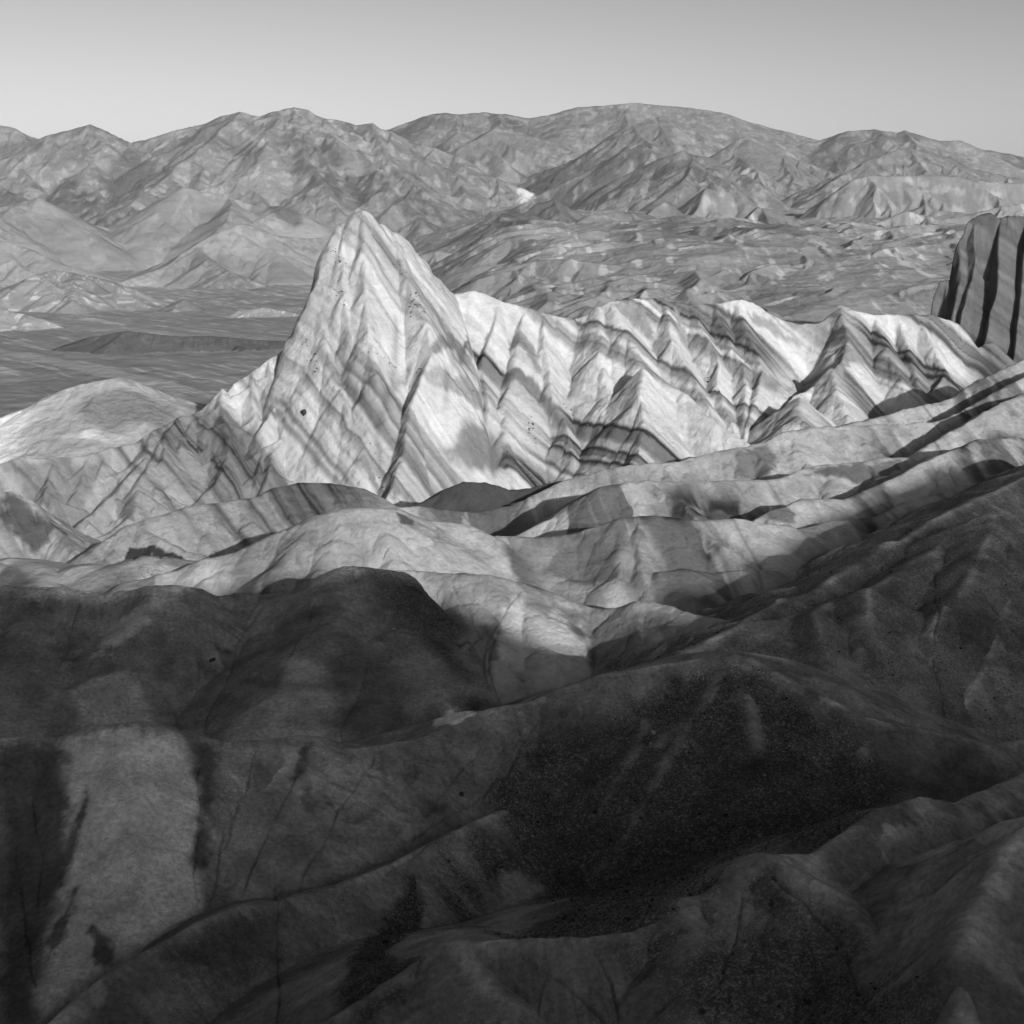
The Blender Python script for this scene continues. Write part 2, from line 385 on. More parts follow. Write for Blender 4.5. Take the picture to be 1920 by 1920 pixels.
# ---- mesa and low hills on the plain
P = ridge('mesa', [(60,668,1375),(130,650,1378),(170,631,1380),(210,623,1380),(240,620,1380),(300,628,1380),(340,632,1385),(400,630,1390),(470,635,1395),(540,641,1400),(640,645,1400),(760,660,1400)], .42, .25, 2.5, .6, 25)
auto_spurs('mesa', P, 30, 34, .3, .45, 1.5, .6, 8, levels=1, seed=9)
FH = 'foothills'
for i, (pp, sp, ln) in enumerate((
    ([(-60,572,1640),(0,578,1640),(50,590,1640),(100,607,1640),(160,630,1640)], 40, 70),
    ([(0,545,2000),(60,516,2020),(100,506,2050),(130,511,2050),(180,525,2050),(230,548,2030),(280,577,2000),(310,597,1980)], 40, 110),
    ([(280,590,1930),(330,566,1950),(345,561,1950),(390,585,1940)], 30, 60),
    ([(395,603,1820),(450,582,1830),(500,575,1840),(570,590,1840)], 35, 60),
    ([(-80,455,2700),(0,452,2700),(40,462,2700),(90,480,2650),(140,500,2600)], 60, 160),
    ([(210,540,2480),(300,500,2600),(370,460,2700),(420,433,2750),(457,420,2800),(520,440,2850),(600,448,2900),(700,470,2900),(760,500,2850)], 60, 220),
    ([(370,462,2700),(420,500,2560),(480,550,2420)], 50, 90),
    ([(-80,405,3300),(0,386,3300),(40,375,3300),(70,371,3300),(100,388,3280),(150,420,3250),(180,440,3200)], 80, 260),
    ([(130,470,3300),(260,402,3450),(350,351,3500),(400,365,3500),(470,385,3500),(520,386,3450),(570,405,3400),(620,440,3350)], 90, 300))):
    P = ridge(FH, pp, .5, .5, 4, 2.0, 30)
    auto_spurs(FH, P, sp, ln, .36, .52, 3, 1.5, 14, levels=2, seed=20 + i)

# ---- mountains
MT = 'mountains'
def mt(pp, sp, ln, sl=.60, s=.37, lv=3, seed=0, group=MT, r=3):
    P = ridge(group, pp, sl, sl, r, 6, 90)
    auto_spurs(group, P, sp, ln, s, sl * 1.06, r * .7, 5, 40, levels=lv, seed=seed)
    return P
mt([(-140,205,5600),(-60,225,5600),(0,235,5600),(25,240,5600),(55,263,5600),(90,280,5600)], 160, 500, seed=31)
mt([(-140,300,4900),(-60,285,5000),(0,275,5000),(60,263,5000),(100,250,5000),(140,240,5000),(170,232,5000),(190,240,5000),(215,258,4980),(240,278,4950),(270,310,4900),(300,350,4850)], 170, 560, seed=32)
mt([(170,232,5000),(165,290,4800),(200,350,4600),(230,400,4400)], 140, 200, seed=33)
mt([(240,276,5300),(280,268,5300),(330,258,5200),(380,232,5100),(420,215,5000),(455,209,5000),(485,218,5000),(510,208,5000),(545,199,5000),(570,204,5000),(600,220,5000),
    (640,226,5000),(665,234,5000),(695,229,5000),(715,243,5000),(730,253,4980),(760,282,4900),(790,310,4800),(810,350,4700)], 170, 620, seed=34)
mt([(455,209,5000),(390,270,4700),(310,330,4450),(240,385,4200)], 140, 260, seed=35)
mt([(545,199,5000),(555,260,4750),(600,330,4500),(640,400,4250)], 140, 260, seed=36)
mt([(640,226,5000),(690,300,4700),(740,360,4450),(790,420,4200)], 140, 260, seed=37)
FM = 'far_mountains'
mt([(640,262,7000),(720,247,7000),(760,229,7000),(800,217,7000),(840,211,7000),(860,215,7000),(905,210,7000),(950,213,7000),(990,222,7000),(1040,212,7000),(1080,200,7000),(1130,197,7000),(1185,192,7000),
    (1240,197,7000),(1290,202,7000),(1350,210,7000),(1400,225,7000),(1450,240,7000),(1500,252,7000),(1545,263,7000),(1590,246,6800),(1640,243,6800),(1680,250,6800),(1697,244,6800),(1720,252,6800),
    (1760,263,6800),(1800,263,6800),(1850,280,6800),(1920,295,6800),(2060,330,6800)], 230, 800, sl=.45, s=.34, seed=38, group=FM)
mt([(800,310,5900),(880,272,6000),(920,243,6000),(960,250,6000),(990,252,6000),(1030,262,6000),(1060,285,5900)], 170, 550, seed=39)
mt([(1080,310,5400),(1130,265,5500),(1180,233,5500),(1220,231,5500),(1260,229,5500),(1300,260,5450),(1340,305,5400)], 160, 500, seed=40)
mt([(930,405,4450),(1000,372,4500),(1060,342,4550),(1120,311,4600),(1160,286,4600),(1200,272,4600),(1240,292,4550)], 150, 260, sl=.7, s=.5, seed=41)
mt([(1060,410,4100),(1110,370,4150),(1160,331,4200),(1220,301,4200),(1280,281,4200),(1330,296,4200),(1360,321,4150),(1410,375,4100)], 130, 420, seed=42)
mt([(1330,320,4900),(1380,262,5000),(1400,256,5000),(1440,270,5000),(1500,300,5000),(1560,325,4900),(1600,350,4800)], 150, 500, seed=43)
mt([(1560,340,4300),(1620,300,4400),(1700,275,4500),(1750,290,4500),(1820,315,4500),(1890,330,4500),(2000,345,4500)], 150, 450, seed=44)
CM = 'craggy_hills'
def cm(pp, sp, ln, sl=.75, s=.48, seed=0, r=2, lv=2):
    P = ridge(CM, pp, sl, sl * .8, r, 4, 35)
    auto_spurs(CM, P, sp, ln, s, sl * 1.05, r * .6, 3, 16, levels=lv, seed=seed)
cm([(1520,420,3300),(1545,392,3350),(1570,362,3380),(1600,336,3400),(1640,326,3400),(1668,328,3400),(1720,330,3400),(1800,331,3400),(1870,341,3400),(1950,346,3400),(2050,350,3400)], 70, 210, .85, .6, 51)
cm([(940,430,3000),(1010,381,3050),(1045,372,3050),(1080,400,3030),(1130,420,3000)], 80, 180, seed=52)
cm([(1160,440,2950),(1245,379,3050),(1290,410,3030),(1330,352,3150),(1370,360,3150),(1400,384,3100),(1460,402,3050)], 80, 200, seed=53)
cm([(1370,445,2550),(1420,390,2650),(1450,395,2650),(1490,411,2650),(1560,452,2600)], 60, 170, seed=54)
cm([(1590,470,2300),(1640,420,2380),(1700,395,2400),(1760,410,2400),(1820,400,2400),(1900,380,2400),(2000,370,2400)], 60, 170, seed=55)
cm([(1190,470,2250),(1260,452,2300),(1340,440,2300),(1420,446,2300),(1500,455,2300),(1580,470,2250)], 60, 120, seed=56)
cm([(800,475,2050),(830,468,2060),(860,476,2060),(900,490,2050)], 30, 60, seed=57)
cm([(1660,530,1500),(1720,490,1560),(1780,450,1600),(1840,420,1640),(1920,400,1700)], 50, 110, .8, .55, 58)

# ---- hummocky badland plateau behind the striped wall, and a few low mounds on the plain
_g = np.random.default_rng(77)
def plateau_z(Y): return np.interp(Y, [760, 900, 1240, 1600, 2600, 3400], [-80, -63, -13, -11, -12, 15])
for i in range(520):
    Y = math.exp(_g.uniform(math.log(800), math.log(1350 if i % 4 else 3000)))
    X = Y * _g.uniform(.0, .42)
    ln = Y * .03 * _g.uniform(.4, 1.7)
    hh = ln * (_g.uniform(.10, .24) if Y < 1700 else _g.uniform(.08, .2))
    a = _g.normal(.95, .45)
    z = plateau_z(Y) + hh - 3
    dx, dy = math.cos(a) * ln, math.sin(a) * ln
    zt = [float(plateau_z(Y + k_ * dy) - plateau_z(Y)) for k_ in (-1, -.3, .2, 1)]
    p = [(X - dx, Y - dy, z + zt[0] - hh * .7), (X - dx * .3 + _g.normal(0, ln * .15), Y - dy * .3, z + zt[1] - hh * .1), (X + dx * .2, Y + dy * .2 + _g.normal(0, ln * .15), z + zt[2]), (X + dx, Y + dy, z + zt[3] - hh * .6)]
    A_ = tent(CM, p, .5, .5, 1.5, .8 + ln * .01, 8, reach=ln * 1.6)
    auto_spurs(CM, A_, ln * .45, ln * .7, .3, .55, 1.0, .6, 6, levels=1, seed=500 + i)

# ---- hills behind the viewpoint, crest shaped to put the foreground in shade
ux, uy = -S3[0] / math.hypot(S3[0], S3[1]), -S3[1] / math.hypot(S3[0], S3[1])    # direction the light travels
tE = math.tan(math.radians(SUN_EL))
term = [(-100,1110,300),(0,1100,270),(330,1100,275),(500,1122,280),(650,1066,275),(790,1090,283),(930,1215,283),(1020,1250,280),(1110,1222,284),(1230,1180,296),(1290,1146,318),(1380,1105,338),(1460,1075,352),(1540,1035,364),
        (1620,1000,378),(1700,965,392),(1780,930,408),(1860,905,420),(1930,895,430)]
BACK = -330.0
def lat(p): return p[0] * uy - p[1] * ux, p[2] + (p[0] * ux + p[1] * uy - BACK) * tE
prof = [[lat(at(px, py, D)) for px, py, D in term]]
for T in TENTS:                                   # the shaded crests lie just under the edge of the light
    g_ = GROUPS[T['g']]
    if (g_ in ('right_slope', 'gravel_hill') and len(T['P']) > 9) or g_ == 'dark_ridge':
        up = {'right_slope': 4.0, 'gravel_hill': .3, 'dark_ridge': 3.0 if len(T['P']) > 9 else 1.0}[g_]
        prof.append([(lat(p)[0], lat(p)[1] + up) for p in T['P']])
vs = np.linspace(-420, 420, 120); zs = np.full(120, -1e3)
for c in prof:
    c = sorted(c)
    cv, cz = [k[0] for k in c], [k[1] for k in c]
    zs = np.maximum(zs, np.interp(vs, cv, cz, left=-1e3, right=-1e3))
ok = zs > -900
zs = np.interp(vs, vs[ok], zs[ok])
print('caster', np.round(vs[::6]), np.round(zs[::6]))
vv = np.linspace(vs[0] - 100, vs[-1] + 100, 140)
zz = np.interp(vv, vs, zs)
hp = [np.array([BACK * ux + v * uy, BACK * uy - v * ux, z]) for v, z in zip(vv, zz)]
if hp[0][0] > hp[-1][0]: hp = hp[::-1]
tent('back_hill', hp, .8, .8, .01, .0, 30)

# ---------------------------------------------------------------- ground level without the ridges
def base_h(X, Y):
    Rr = np.hypot(X, Y)
    left = np.interp(Y, [-2000, 0, 60, 120, 160, 240, 330, 420, 520, 640, 900, 1400, 2200, 3500, 5000, 9000, 30000],
                     [-30, -40, -70, -88, -94, -98, -106, -113, -121, -124, -123, -121, -116, -96, -60, -20, 0]).astype(np.float32)
    right = np.interp(Y, [-2000, 0, 60, 120, 160, 240, 330, 420, 520, 640, 760, 900, 1240, 1600, 2600, 3400, 5000, 9000, 30000],
                      [-30, -40, -70, -88, -94, -98, -104, -110, -108, -104, -80, -63, -13, -11, -12, 15, 60, 60, 0]).astype(np.float32)
    u = X / np.maximum(Y, 1)
    w = sstep(-.10, .02, u + .03 * (fbm(X / 300, Y / 300, 3, 3) - .5) * 2)
    h = left + (right - left) * w
    far = sstep(700, 1100, Y)
    h = h + w * far * sstep(900, 1300, Y) * 20 * (ridged(X / 190, Y / 190, 4, 19) - .42)
    h = h + w * far * (2.5 * (ridged(X / 45, Y / 45, 5, 11, .55) - .45) + 14 * (ridged(X / 420, Y / 420, 3, 14) - .4))
    h = h + (1 - w) * far * (1.2 * (fbm(X / 25, Y / 160, 4, 17) - .5) + 3 * sstep(2300, 3200, Y) * (ridged(X / 200, Y / 200, 4, 12) - .4) * 4)
    h = h + sstep(500, 640, Y) * 0
    return h

EXTRA = np.float32(0)
def eval_tent(T, X, Y):
    P = T['P']; best = None
    q0 = 0.0
    for i in range(len(P) - 1):
        ax, ay, az = P[i]; bx, by, bz = P[i + 1]
        dx, dy = bx - ax, by - ay
        L2 = dx * dx + dy * dy + 1e-9; L = math.sqrt(L2)
        rx = X - np.float32(ax); ry = Y - np.float32(ay)
        t = np.clip((rx * np.float32(dx) + ry * np.float32(dy)) / np.float32(L2), 0, 1)
        ex = rx - t * np.float32(dx); ey = ry - t * np.float32(dy)
        d = np.sqrt(ex * ex + ey * ey + np.float32(1e-6))
        cr = (np.float32(dx) * ey - np.float32(dy) * ex) / (d * np.float32(L))     # + = left of direction
        if T['sf'] != T['sb']:
            s = T['sf'] + (T['sb'] - T['sf']) * (0.5 + 0.5 * cr)
        else:
            s = np.float32(T['sf'])
        r = T['r']
        z = np.float32(az) + t * np.float32(bz - az) - s * (np.sqrt(d * d + np.float32(r * r)) - np.float32(r))
        # angle spreads the coordinate round the ridge's ends
        q = np.float32(q0) + t * np.float32(L)
        if i == 0: q = q + np.where(t <= 0, -(rx * dx + ry * dy) / L * 0.5, 0).astype(np.float32)
        if best is None:
            best, bq, bd = z, q, d * np.sign(cr)
        else:
            m = z > best
            best = np.where(m, z, best); bq = np.where(m, q, bq); bd = np.where(m, d * np.sign(cr), bd)
        q0 += L
    if T['rill'] > 0:
        wl = T['wl']; sd = T['seed']; dd = np.abs(bd)
        side = np.where(bd > 0, 17.3, 0).astype(np.float32)
        qw = bq + 0.9 * wl * (vn(X / (3 * wl), Y / (3 * wl), 5) - .5)
        n1 = 1 - np.abs(2 * vn(qw / wl + side, dd / (7 * wl) + side, sd) - 1)
        n2 = 1 - np.abs(2 * vn(qw / (wl * .37) + side, dd / (3 * wl) + side, sd + 2) - 1)
        grow = np.clip(dd / (1.5 * wl), 0, 1)
        grow2 = np.clip(dd / (.5 * wl), 0, 1)
        best = best - T['rill'] * (n1 * grow + .38 * n2 * grow2) * 1.0
    return best, bq, bd

def tent_reach(T):
    zmx = T['P'][:, 2].max()
    yy = T['P'][:, 1].mean()
    floor = -128 if yy < 1200 else -126
    if yy > 3000: floor = -90
    s = min(T['sf'], T['sb'])
    if T['reach'] is not None: return min(T['reach'], max(6.0, (zmx - floor) / s + T['r']))
    return max(6.0, (zmx - floor) / s + T['r'])

def terrain(U, Yr, polar=False):
    """heights on a fan grid: column u = x / y, row y"""
    nr, nc = len(Yr), len(U)
    Yg = np.repeat(Yr.astype(np.float32)[:, None], nc, 1)
    Xg = (Yr[:, None] * U[None, :]).astype(np.float32)
    return Xg, Yg

def fill(Xg, Yg, Yr=None, U=None):
    H = base_h(Xg, Yg).astype(np.float32)
    caps = {}
    for nm_, pp_, e0, e1 in (('pale_peak', [at(*p) for p in PKC], (-.03, -40), (.026, -64)), ('dark_ridge', _dp, (-.2, 0), (.02, -26)), ('cliff', [at(*p) for p in CLC], (-.006, -25), (.05, 0))):
        ux_ = [p[0] / p[1] for p in pp_]; uz_ = [p[2] + .3 for p in pp_]; uy_ = [p[1] for p in pp_]
        caps[GROUPS.index(nm_)] = (np.array([ux_[0] + e0[0]] + ux_ + [ux_[-1] + e1[0], ux_[-1] + .09]), np.array([uz_[0] + e0[1]] + uz_ + [uz_[-1] + e1[1], -110]), np.array([uy_[0]] + uy_ + [uy_[-1], uy_[-1]]))
    Xw = Xg.copy(); Yw = Yg.copy()
    for lo, hi, sc, am in ((0, 330, 7., .8), (250, 800, 13., 2.2), (700, 2400, 45., 7.), (1900, 12000, 150., 26.)):
        w = sstep(lo - .15 * lo - 1, lo + .15 * lo + 1, Yg) * (1 - sstep(hi * .85, hi * 1.15, Yg))
        rw = w.max(axis=1) > 0
        Xw[rw] += w[rw] * am * (fbm(Xg[rw] / sc, Yg[rw] / sc, 4, 200 + int(sc)) - .5) * 1.6
        Yw[rw] += w[rw] * am * (fbm(Xg[rw] / sc, Yg[rw] / sc, 4, 240 + int(sc)) - .5) * 1.6
    G = np.zeros(H.shape, np.int16); Qa = Xg.copy(); Da = Yg * 0
    for T in TENTS:
        R = tent_reach(T); P = T['P']
        x0, x1 = P[:, 0].min() - R, P[:, 0].max() + R
        y0, y1 = P[:, 1].min() - R, P[:, 1].max() + R
        if Yr is not None:
            a, b = np.searchsorted(Yr, [y0, y1])
            if a >= b: continue
            ya, yb = max(Yr[a], 1e-3), max(Yr[b - 1], 1e-3)
            us = [x0 / ya, x0 / yb, x1 / ya, x1 / yb]
            c, e = np.searchsorted(U, [min(us), max(us)])
            if c >= e: continue
            sl = (slice(a, b), slice(c, e))
        else:
            m = (Xg > x0) & (Xg < x1) & (Yg > y0) & (Yg < y1)
            if not m.any(): continue
            sl = np.nonzero(m)
        z, q, d = eval_tent(T, Xw[sl], Yw[sl])
        if T['g'] in caps:                                  # the fin is no wider than its crest
            uu = Xw[sl] / np.maximum(Yw[sl], 1)
            k_ = caps[T['g']]
            c_ = (np.interp(uu, k_[0], k_[1]) - 1.5 * np.maximum(Yw[sl] - np.interp(uu, k_[0], k_[2]), 0)).astype(np.float32)
            kk = 5.0 if T['g'] == GROUPS.index('pale_peak') else .6     # smooth minimum
            hh_ = np.clip(.5 + .5 * (z - c_) / kk, 0, 1)
            z = (z * (1 - hh_) + c_ * hh_ - kk * hh_ * (1 - hh_)).astype(np.float32)
        h = H[sl]
        w = z > h
        H[sl] = np.where(w, z, h)
        G[sl] = np.where(w, T['g'], G[sl])
        Qa[sl] = np.where(w, q + np.float32((T['seed'] * 53) % 700), Qa[sl])
        Da[sl] = np.where(w, d, Da[sl])
    return H, G, Qa, Da

# ---------------------------------------------------------------- grids
def rows(segs):
    out = []
    for y0, y1, k in segs:
        n = max(2, int(math.log(y1 / y0) / (k / Q)))
        out.append(np.geomspace(y0, y1, n, endpoint=False))
    out.append([segs[-1][1]])
    return np.concatenate(out)

Yr = rows([(1.5, 60, .03), (60, 95, .004), (95, 380, .0012), (380, 660, .0009), (660, 760, .0009), (760, 1500, .0017), (1500, 5600, .0016), (5600, 7400, .0022), (7400, 9500, .02)])
U = np.concatenate([np.linspace(-.56, -.425, 28, endpoint=False), np.linspace(-.425, .425, int(1150 * Q)), np.linspace(.425, .56, 29)[1:]])
print('grid', len(Yr), len(U))
Xg, Yg = terrain(U, Yr)
H, G, Qa, Da = fill(Xg, Yg, Yr, U)

# small relief
near = sstep(60, 120, Yg)
amp = np.interp(Yg, [0, 100, 250, 500, 800, 2000, 5000, 9000], [.15, .22, .35, .6, 1.0, 3.0, 9.0, 12.0]).astype(np.float32)
scl = np.interp(Yg, [0, 100, 250, 500, 800, 2000, 5000, 9000], [5, 5, 7, 9, 16, 45, 130, 180]).astype(np.float32)
# blend of fixed scales so that the pattern stays continuous
for lo, hi, sc, am in ((0, 330, 3.2, .5), (50, 330, 1.1, .16), (150, 750, 8., .9), (700, 2600, 26., 3.0), (430, 720, 3.4, 1.1), (1900, 12000, 80., 11.0), (1900, 12000, 25., 3.5)):
    w = sstep(lo - .15 * lo - 1, lo + .15 * lo + 1, Yg) * (1 - sstep(hi * .85, hi * 1.15, Yg))
    rw = w.max(axis=1) > 0
    H[rw] += w[rw] * am * (fbm(Xg[rw] / sc, Yg[rw] / sc, 5, int(sc)) - .5) * .999
mtn = (Yg > 2000)

# ---------------------------------------------------------------- rock colour, fixed in world space
gname = {n: i for i, n in enumerate(GROUPS)}
A = np.full(H.shape, .3, np.float32)
GR = np.zeros(H.shape, np.float32)      # gravel amount

def ray_hit(px, py):
    """where the sight line of a photo pixel meets the ground (coarse search on the finished grid)"""
    d = at(px, py, 1.0)
    c = int(np.clip(np.searchsorted(U, d[0]), 1, len(U) - 1))
    zz = H[:, c]; ray = d[2] * Yr
    i = np.argmax((zz > ray) & (Yr > 70))
    return d[0] * Yr[i], Yr[i]

def strata(a, b, period_warp=1.0, seed=0):
    return H + a * Yg + b * Xg

def bands(w, seed, scale):
    """layering: soft and sharp beds of several thicknesses"""
    n = .5 * vn(w / scale, w * 0 + 3.3, seed) + .3 * vn(w / (scale * .38), w * 0 + 9.1, seed + 1) + .2 * vn(w / (scale * .13), w * 0 + 1.7, seed + 2)
    return n

warp = (fbm(Xg / 28, Yg / 28, 4, 41) - .5)
streak = fbm(Qa / 1.6, np.abs(Da) / 14, 3, 51)
streak2 = fbm(Qa / 5, np.abs(Da) / 30, 3, 57)

def is_g(*names):
    m = np.zeros(H.shape, bool)
    for n in names: m |= (G == gname[n])
    return m

# pale banded rock of the peak and the wall
m = is_g('pale_peak', 'striped_wall', 'left_arm', 'left_badlands')
left_ = is_g('pale_peak', 'left_arm', 'left_badlands')
w = np.where(left_, strata(.9, 1.75), strata(1.25, 1.3)) + 20 * warp + 3 * (streak - .5) + 6 * (streak2 - .5)
b = bands(w, 61, 31.0)
fade = .35 + .65 * sstep(.32, .58, fbm(Xg / 40, Yg / 40, 3, 45))
fade = fade * np.where(is_g('pale_peak'), .85, 1.0)
al = .375 - .265 * fade * sstep(.46, .60, b)
al = al * np.where(is_g('pale_peak'), 1 - .20 * sstep(-60, -20, H + 12 * warp), 1)
thin = vn(w / 4.2, w * 0 + 5, 66)
al = al - .10 * fade * sstep(.6, .82, thin) * sstep(.3, .55, b) - .05 * sstep(.55, .8, vn(w / 1.7, w * 0 + 5, 68)) + .05 * sstep(.62, .8, vn(w / 7, w * 0 + 8, 69))
al = al * (.90 + .20 * streak) * (.90 + .20 * streak2)
A = np.where(m, al, A)
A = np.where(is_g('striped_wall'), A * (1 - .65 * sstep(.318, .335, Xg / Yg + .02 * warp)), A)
# folds in the middle: beds stand across the slopes
m = is_g('middle_folds', 'knob_ridge', 'painted_shade_hill')
w2 = strata(-.35, 1.15) + 12 * warp + 4 * (streak - .5) + 7 * (streak2 - .5)
b2 = bands(w2, 71, 20.0); n3a = fbm(Xg / 12, Yg / 12, 4, 79)
al = .30 - .21 * (.3 + .7 * sstep(.35, .6, fbm(Xg / 30, Yg / 30, 3, 47))) * sstep(.46, .62, b2) - .07 * sstep(.55, .75, n3a)
al = al * (.84 + .3 * streak) * (.9 + .2 * streak2)
A = np.where(m, al, A)
A = np.where(is_g('painted_shade_hill'), .045, A)  # shade on this hill, set as an even black
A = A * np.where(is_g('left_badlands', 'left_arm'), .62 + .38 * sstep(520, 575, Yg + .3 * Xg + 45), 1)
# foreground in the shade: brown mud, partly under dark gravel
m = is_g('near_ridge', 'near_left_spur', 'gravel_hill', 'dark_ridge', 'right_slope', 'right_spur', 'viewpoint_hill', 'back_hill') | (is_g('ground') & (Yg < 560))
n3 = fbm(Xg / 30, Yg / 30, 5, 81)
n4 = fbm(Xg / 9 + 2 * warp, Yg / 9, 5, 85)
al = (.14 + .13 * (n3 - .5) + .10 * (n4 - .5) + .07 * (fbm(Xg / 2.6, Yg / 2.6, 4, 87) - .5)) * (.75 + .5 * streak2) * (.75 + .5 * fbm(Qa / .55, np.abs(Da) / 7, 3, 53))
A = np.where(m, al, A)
# cliff
w = H * 1.0 + .55 * Xg + .1 * Yg + 4 * warp
A = np.where(is_g('cliff'), .07 * (.6 + .8 * vn(w / 5, w * 0, 90)) * (.7 + .6 * vn(w / 1.3, w * 0, 92)) * (.8 + .4 * streak), A)
# white hill
wwh = sstep(-235, -262, Xg + 8 * warp + .15 * (Yg - 720))
A = np.where(is_g('white_hill'), (.30 + .32 * wwh) * (.8 + .4 * fbm(Xg / 3, Yg / 9, 4, 93)) * (.8 + .4 * streak), A)
# plain
pl = is_g('ground') & (Yg >= 560)
acr, alo = Xg * .8 + Yg * .6, Xg * .6 - Yg * .8
al = .20 + .12 * (fbm(acr / 12, alo / 130, 5, 95) - .5) + .14 * sstep(.60, .74, fbm(acr / 7, alo / 90, 4, 97)) + .06 * (fbm(Xg / 9, Yg / 9, 3, 98) - .5)
A = np.where(pl, al, A)
m = pl & (Xg / Yg > -.09)
al = .18 + .09 * (fbm(Xg / 30, Yg / 110, 5, 99) - .5) + .16 * sstep(.62, .78, fbm(Xg / 8, Yg / 30, 4, 101)) + .07 * (fbm(Xg / 3, Yg / 12, 3, 103) - .5)
A = np.where(m, al, A)
A = np.where(is_g('mesa'), .048 + .05 * streak, A)
# hills and mountains
m = is_g('foothills')
n5 = fbm(Xg / 130, Yg / 130, 5, 111)
A = np.where(m, .18 + .16 * (n5 - .5) + .20 * sstep(.6, .8, streak) * sstep(2700, 2300, Yg) + .1 * (streak2 - .5), A)
m = is_g('mountains', 'far_mountains', 'craggy_hills')
n6 = fbm(Xg / 420, Yg / 420, 5, 121)
n7 = fbm(Xg / 70, Yg / 90, 5, 125)
st3 = fbm(Qa / 22, np.abs(Da) / 160, 3, 127)
n8 = fbm(Xg / 22, Yg / 28, 4, 129)
A = np.where(m, .145 + .12 * (n6 - .5) + .08 * (n7 - .5) + .09 * (st3 - .5) + .05 * (n8 - .5) - .075 * sstep(.50, .56, n6 + .12 * (n7 - .5)) + .05 * sstep(.6, .68, n8), A)
A = np.where(is_g('craggy_hills') & (Yg < 2700), .165 + .10 * (fbm(Xg / 22, Yg / 80, 4, 137) - .5) + .08 * (fbm(Xg / 6, Yg / 22, 4, 138) - .5) + .12 * sstep(.62, .75, fbm(Xg / 8, Yg / 26, 3, 133)), A)

# patches traced where they lie on the slopes: (outline in photo pixels -> ground polygon), factor, softness (m), groups
def inside(poly, X, Y):
    n = len(poly); c = np.zeros(X.shape, bool)
    dmin = np.full(X.shape, 1e9, np.float32)
    for i in range(n):
        x1, y1 = poly[i]; x2, y2 = poly[(i + 1) % n]
        if y1 != y2:
            c ^= ((y1 > Y) != (y2 > Y)) & (X < (x2 - x1) * (Y - y1) / (y2 - y1) + x1)
        dx, dy = x2 - x1, y2 - y1
        t = np.clip(((X - x1) * dx + (Y - y1) * dy) / (dx * dx + dy * dy + 1e-9), 0, 1)
        dmin = np.minimum(dmin, np.hypot(X - x1 - t * dx, Y - y1 - t * dy))
    return np.where(c, dmin, -dmin)

def patch(pix, value, soft=1.0, groups=None, mix=1.0, rough=1.0, gravel=None, mul=False):
    poly = [ray_hit(*p) for p in pix]
    xs = [p[0] for p in poly]; ys = [p[1] for p in poly]
    a, b = np.searchsorted(Yr, [min(ys) - 3 * soft, max(ys) + 3 * soft])
    if a >= b: return
    us = [x / y for x, y in poly]
    c, e = np.searchsorted(U, [min(us) - 3 * soft / min(ys), max(us) + 3 * soft / min(ys)])
    sl = (slice(a, b), slice(c, e))
    X, Y = Xg[sl], Yg[sl]
    sd = inside(poly, X, Y) + soft * rough * 3.0 * ((fbm(X / (2.2 * soft), Y / (2.2 * soft), 4, 131) - .5) + .7 * (streak[sl] - .5))
    k = sstep(-soft, soft, sd) * mix
    if groups: k = k * is_g(*groups)[sl]
    tgt = A[sl] * value if mul else value * (.8 + .4 * fbm(X / 3, Y / 3, 4, 135)) * (.88 + .24 * streak[sl])
    A[sl] = A[sl] * (1 - k) + tgt * k
    if gravel is not None:
        GR[sl] = GR[sl] * (1 - k) + gravel * k

FG = ('near_ridge', 'near_left_spur', 'gravel_hill', 'dark_ridge', 'right_slope', 'right_spur', 'ground')
dr = is_g('dark_ridge'); A = np.where(dr, A * .80, A)
rs = is_g('right_slope'); A = np.where(rs, A * .95, A); GR = np.where(rs, .4, GR)
GR = np.where(is_g('near_ridge', 'gravel_hill', 'near_left_spur'), .25 * sstep(.5, .65, n4), GR)
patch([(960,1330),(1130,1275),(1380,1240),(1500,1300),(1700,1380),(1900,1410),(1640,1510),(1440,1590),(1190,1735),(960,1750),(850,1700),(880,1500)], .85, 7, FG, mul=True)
# pale slope on the left shoulder, with its dark tongues
patch([(112,1392),(200,1368),(330,1378),(350,1400),(365,1440),(374,1500),(371,1590),(366,1640),(366,1715),(290,1765),(215,1812),(150,1850),(85,1905),(78,1840),(90,1740),(110,1690),(118,1620),(122,1540),(132,1480),(122,1430)], 0.40, 1.4, FG)
patch([(120,1600),(150,1520),(168,1480),(160,1530),(140,1590),(112,1660)], .10, .5, FG)
patch([(172,1735),(208,1760),(214,1800),(195,1822),(178,1790)], .09, .7, FG)
patch([(90,1740),(130,1700),(140,1670),(120,1760),(90,1800)], .10, .6, FG)
patch([(135,1296),(200,1266),(235,1262),(262,1290),(285,1340),(300,1372),(240,1358),(165,1362),(150,1330)], 0.19, 1.0, FG)
patch([(305,1108),(345,1104),(290,1150),(230,1205),(170,1235),(230,1160)], 0.221, 1.2, FG)
patch([(812,1365),(832,1328),(860,1322),(888,1340),(850,1362)], 0.469, .8, FG)
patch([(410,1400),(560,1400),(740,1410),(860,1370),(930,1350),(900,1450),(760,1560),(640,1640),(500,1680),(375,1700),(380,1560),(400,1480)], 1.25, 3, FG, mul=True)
patch([(372,1400),(410,1400),(408,1470),(385,1560),(372,1620)], .075, 1.0, FG)
patch([(0,1400),(105,1400),(120,1500),(115,1620),(75,1760),(60,1915),(0,1915)], .075, 1.0, FG)
patch([(555,1392),(590,1395),(570,1450),(540,1470)], .08, .8, FG)
patch([(530,1400),(560,1400),(560,1440),(535,1455)], 0.262, .9, FG)
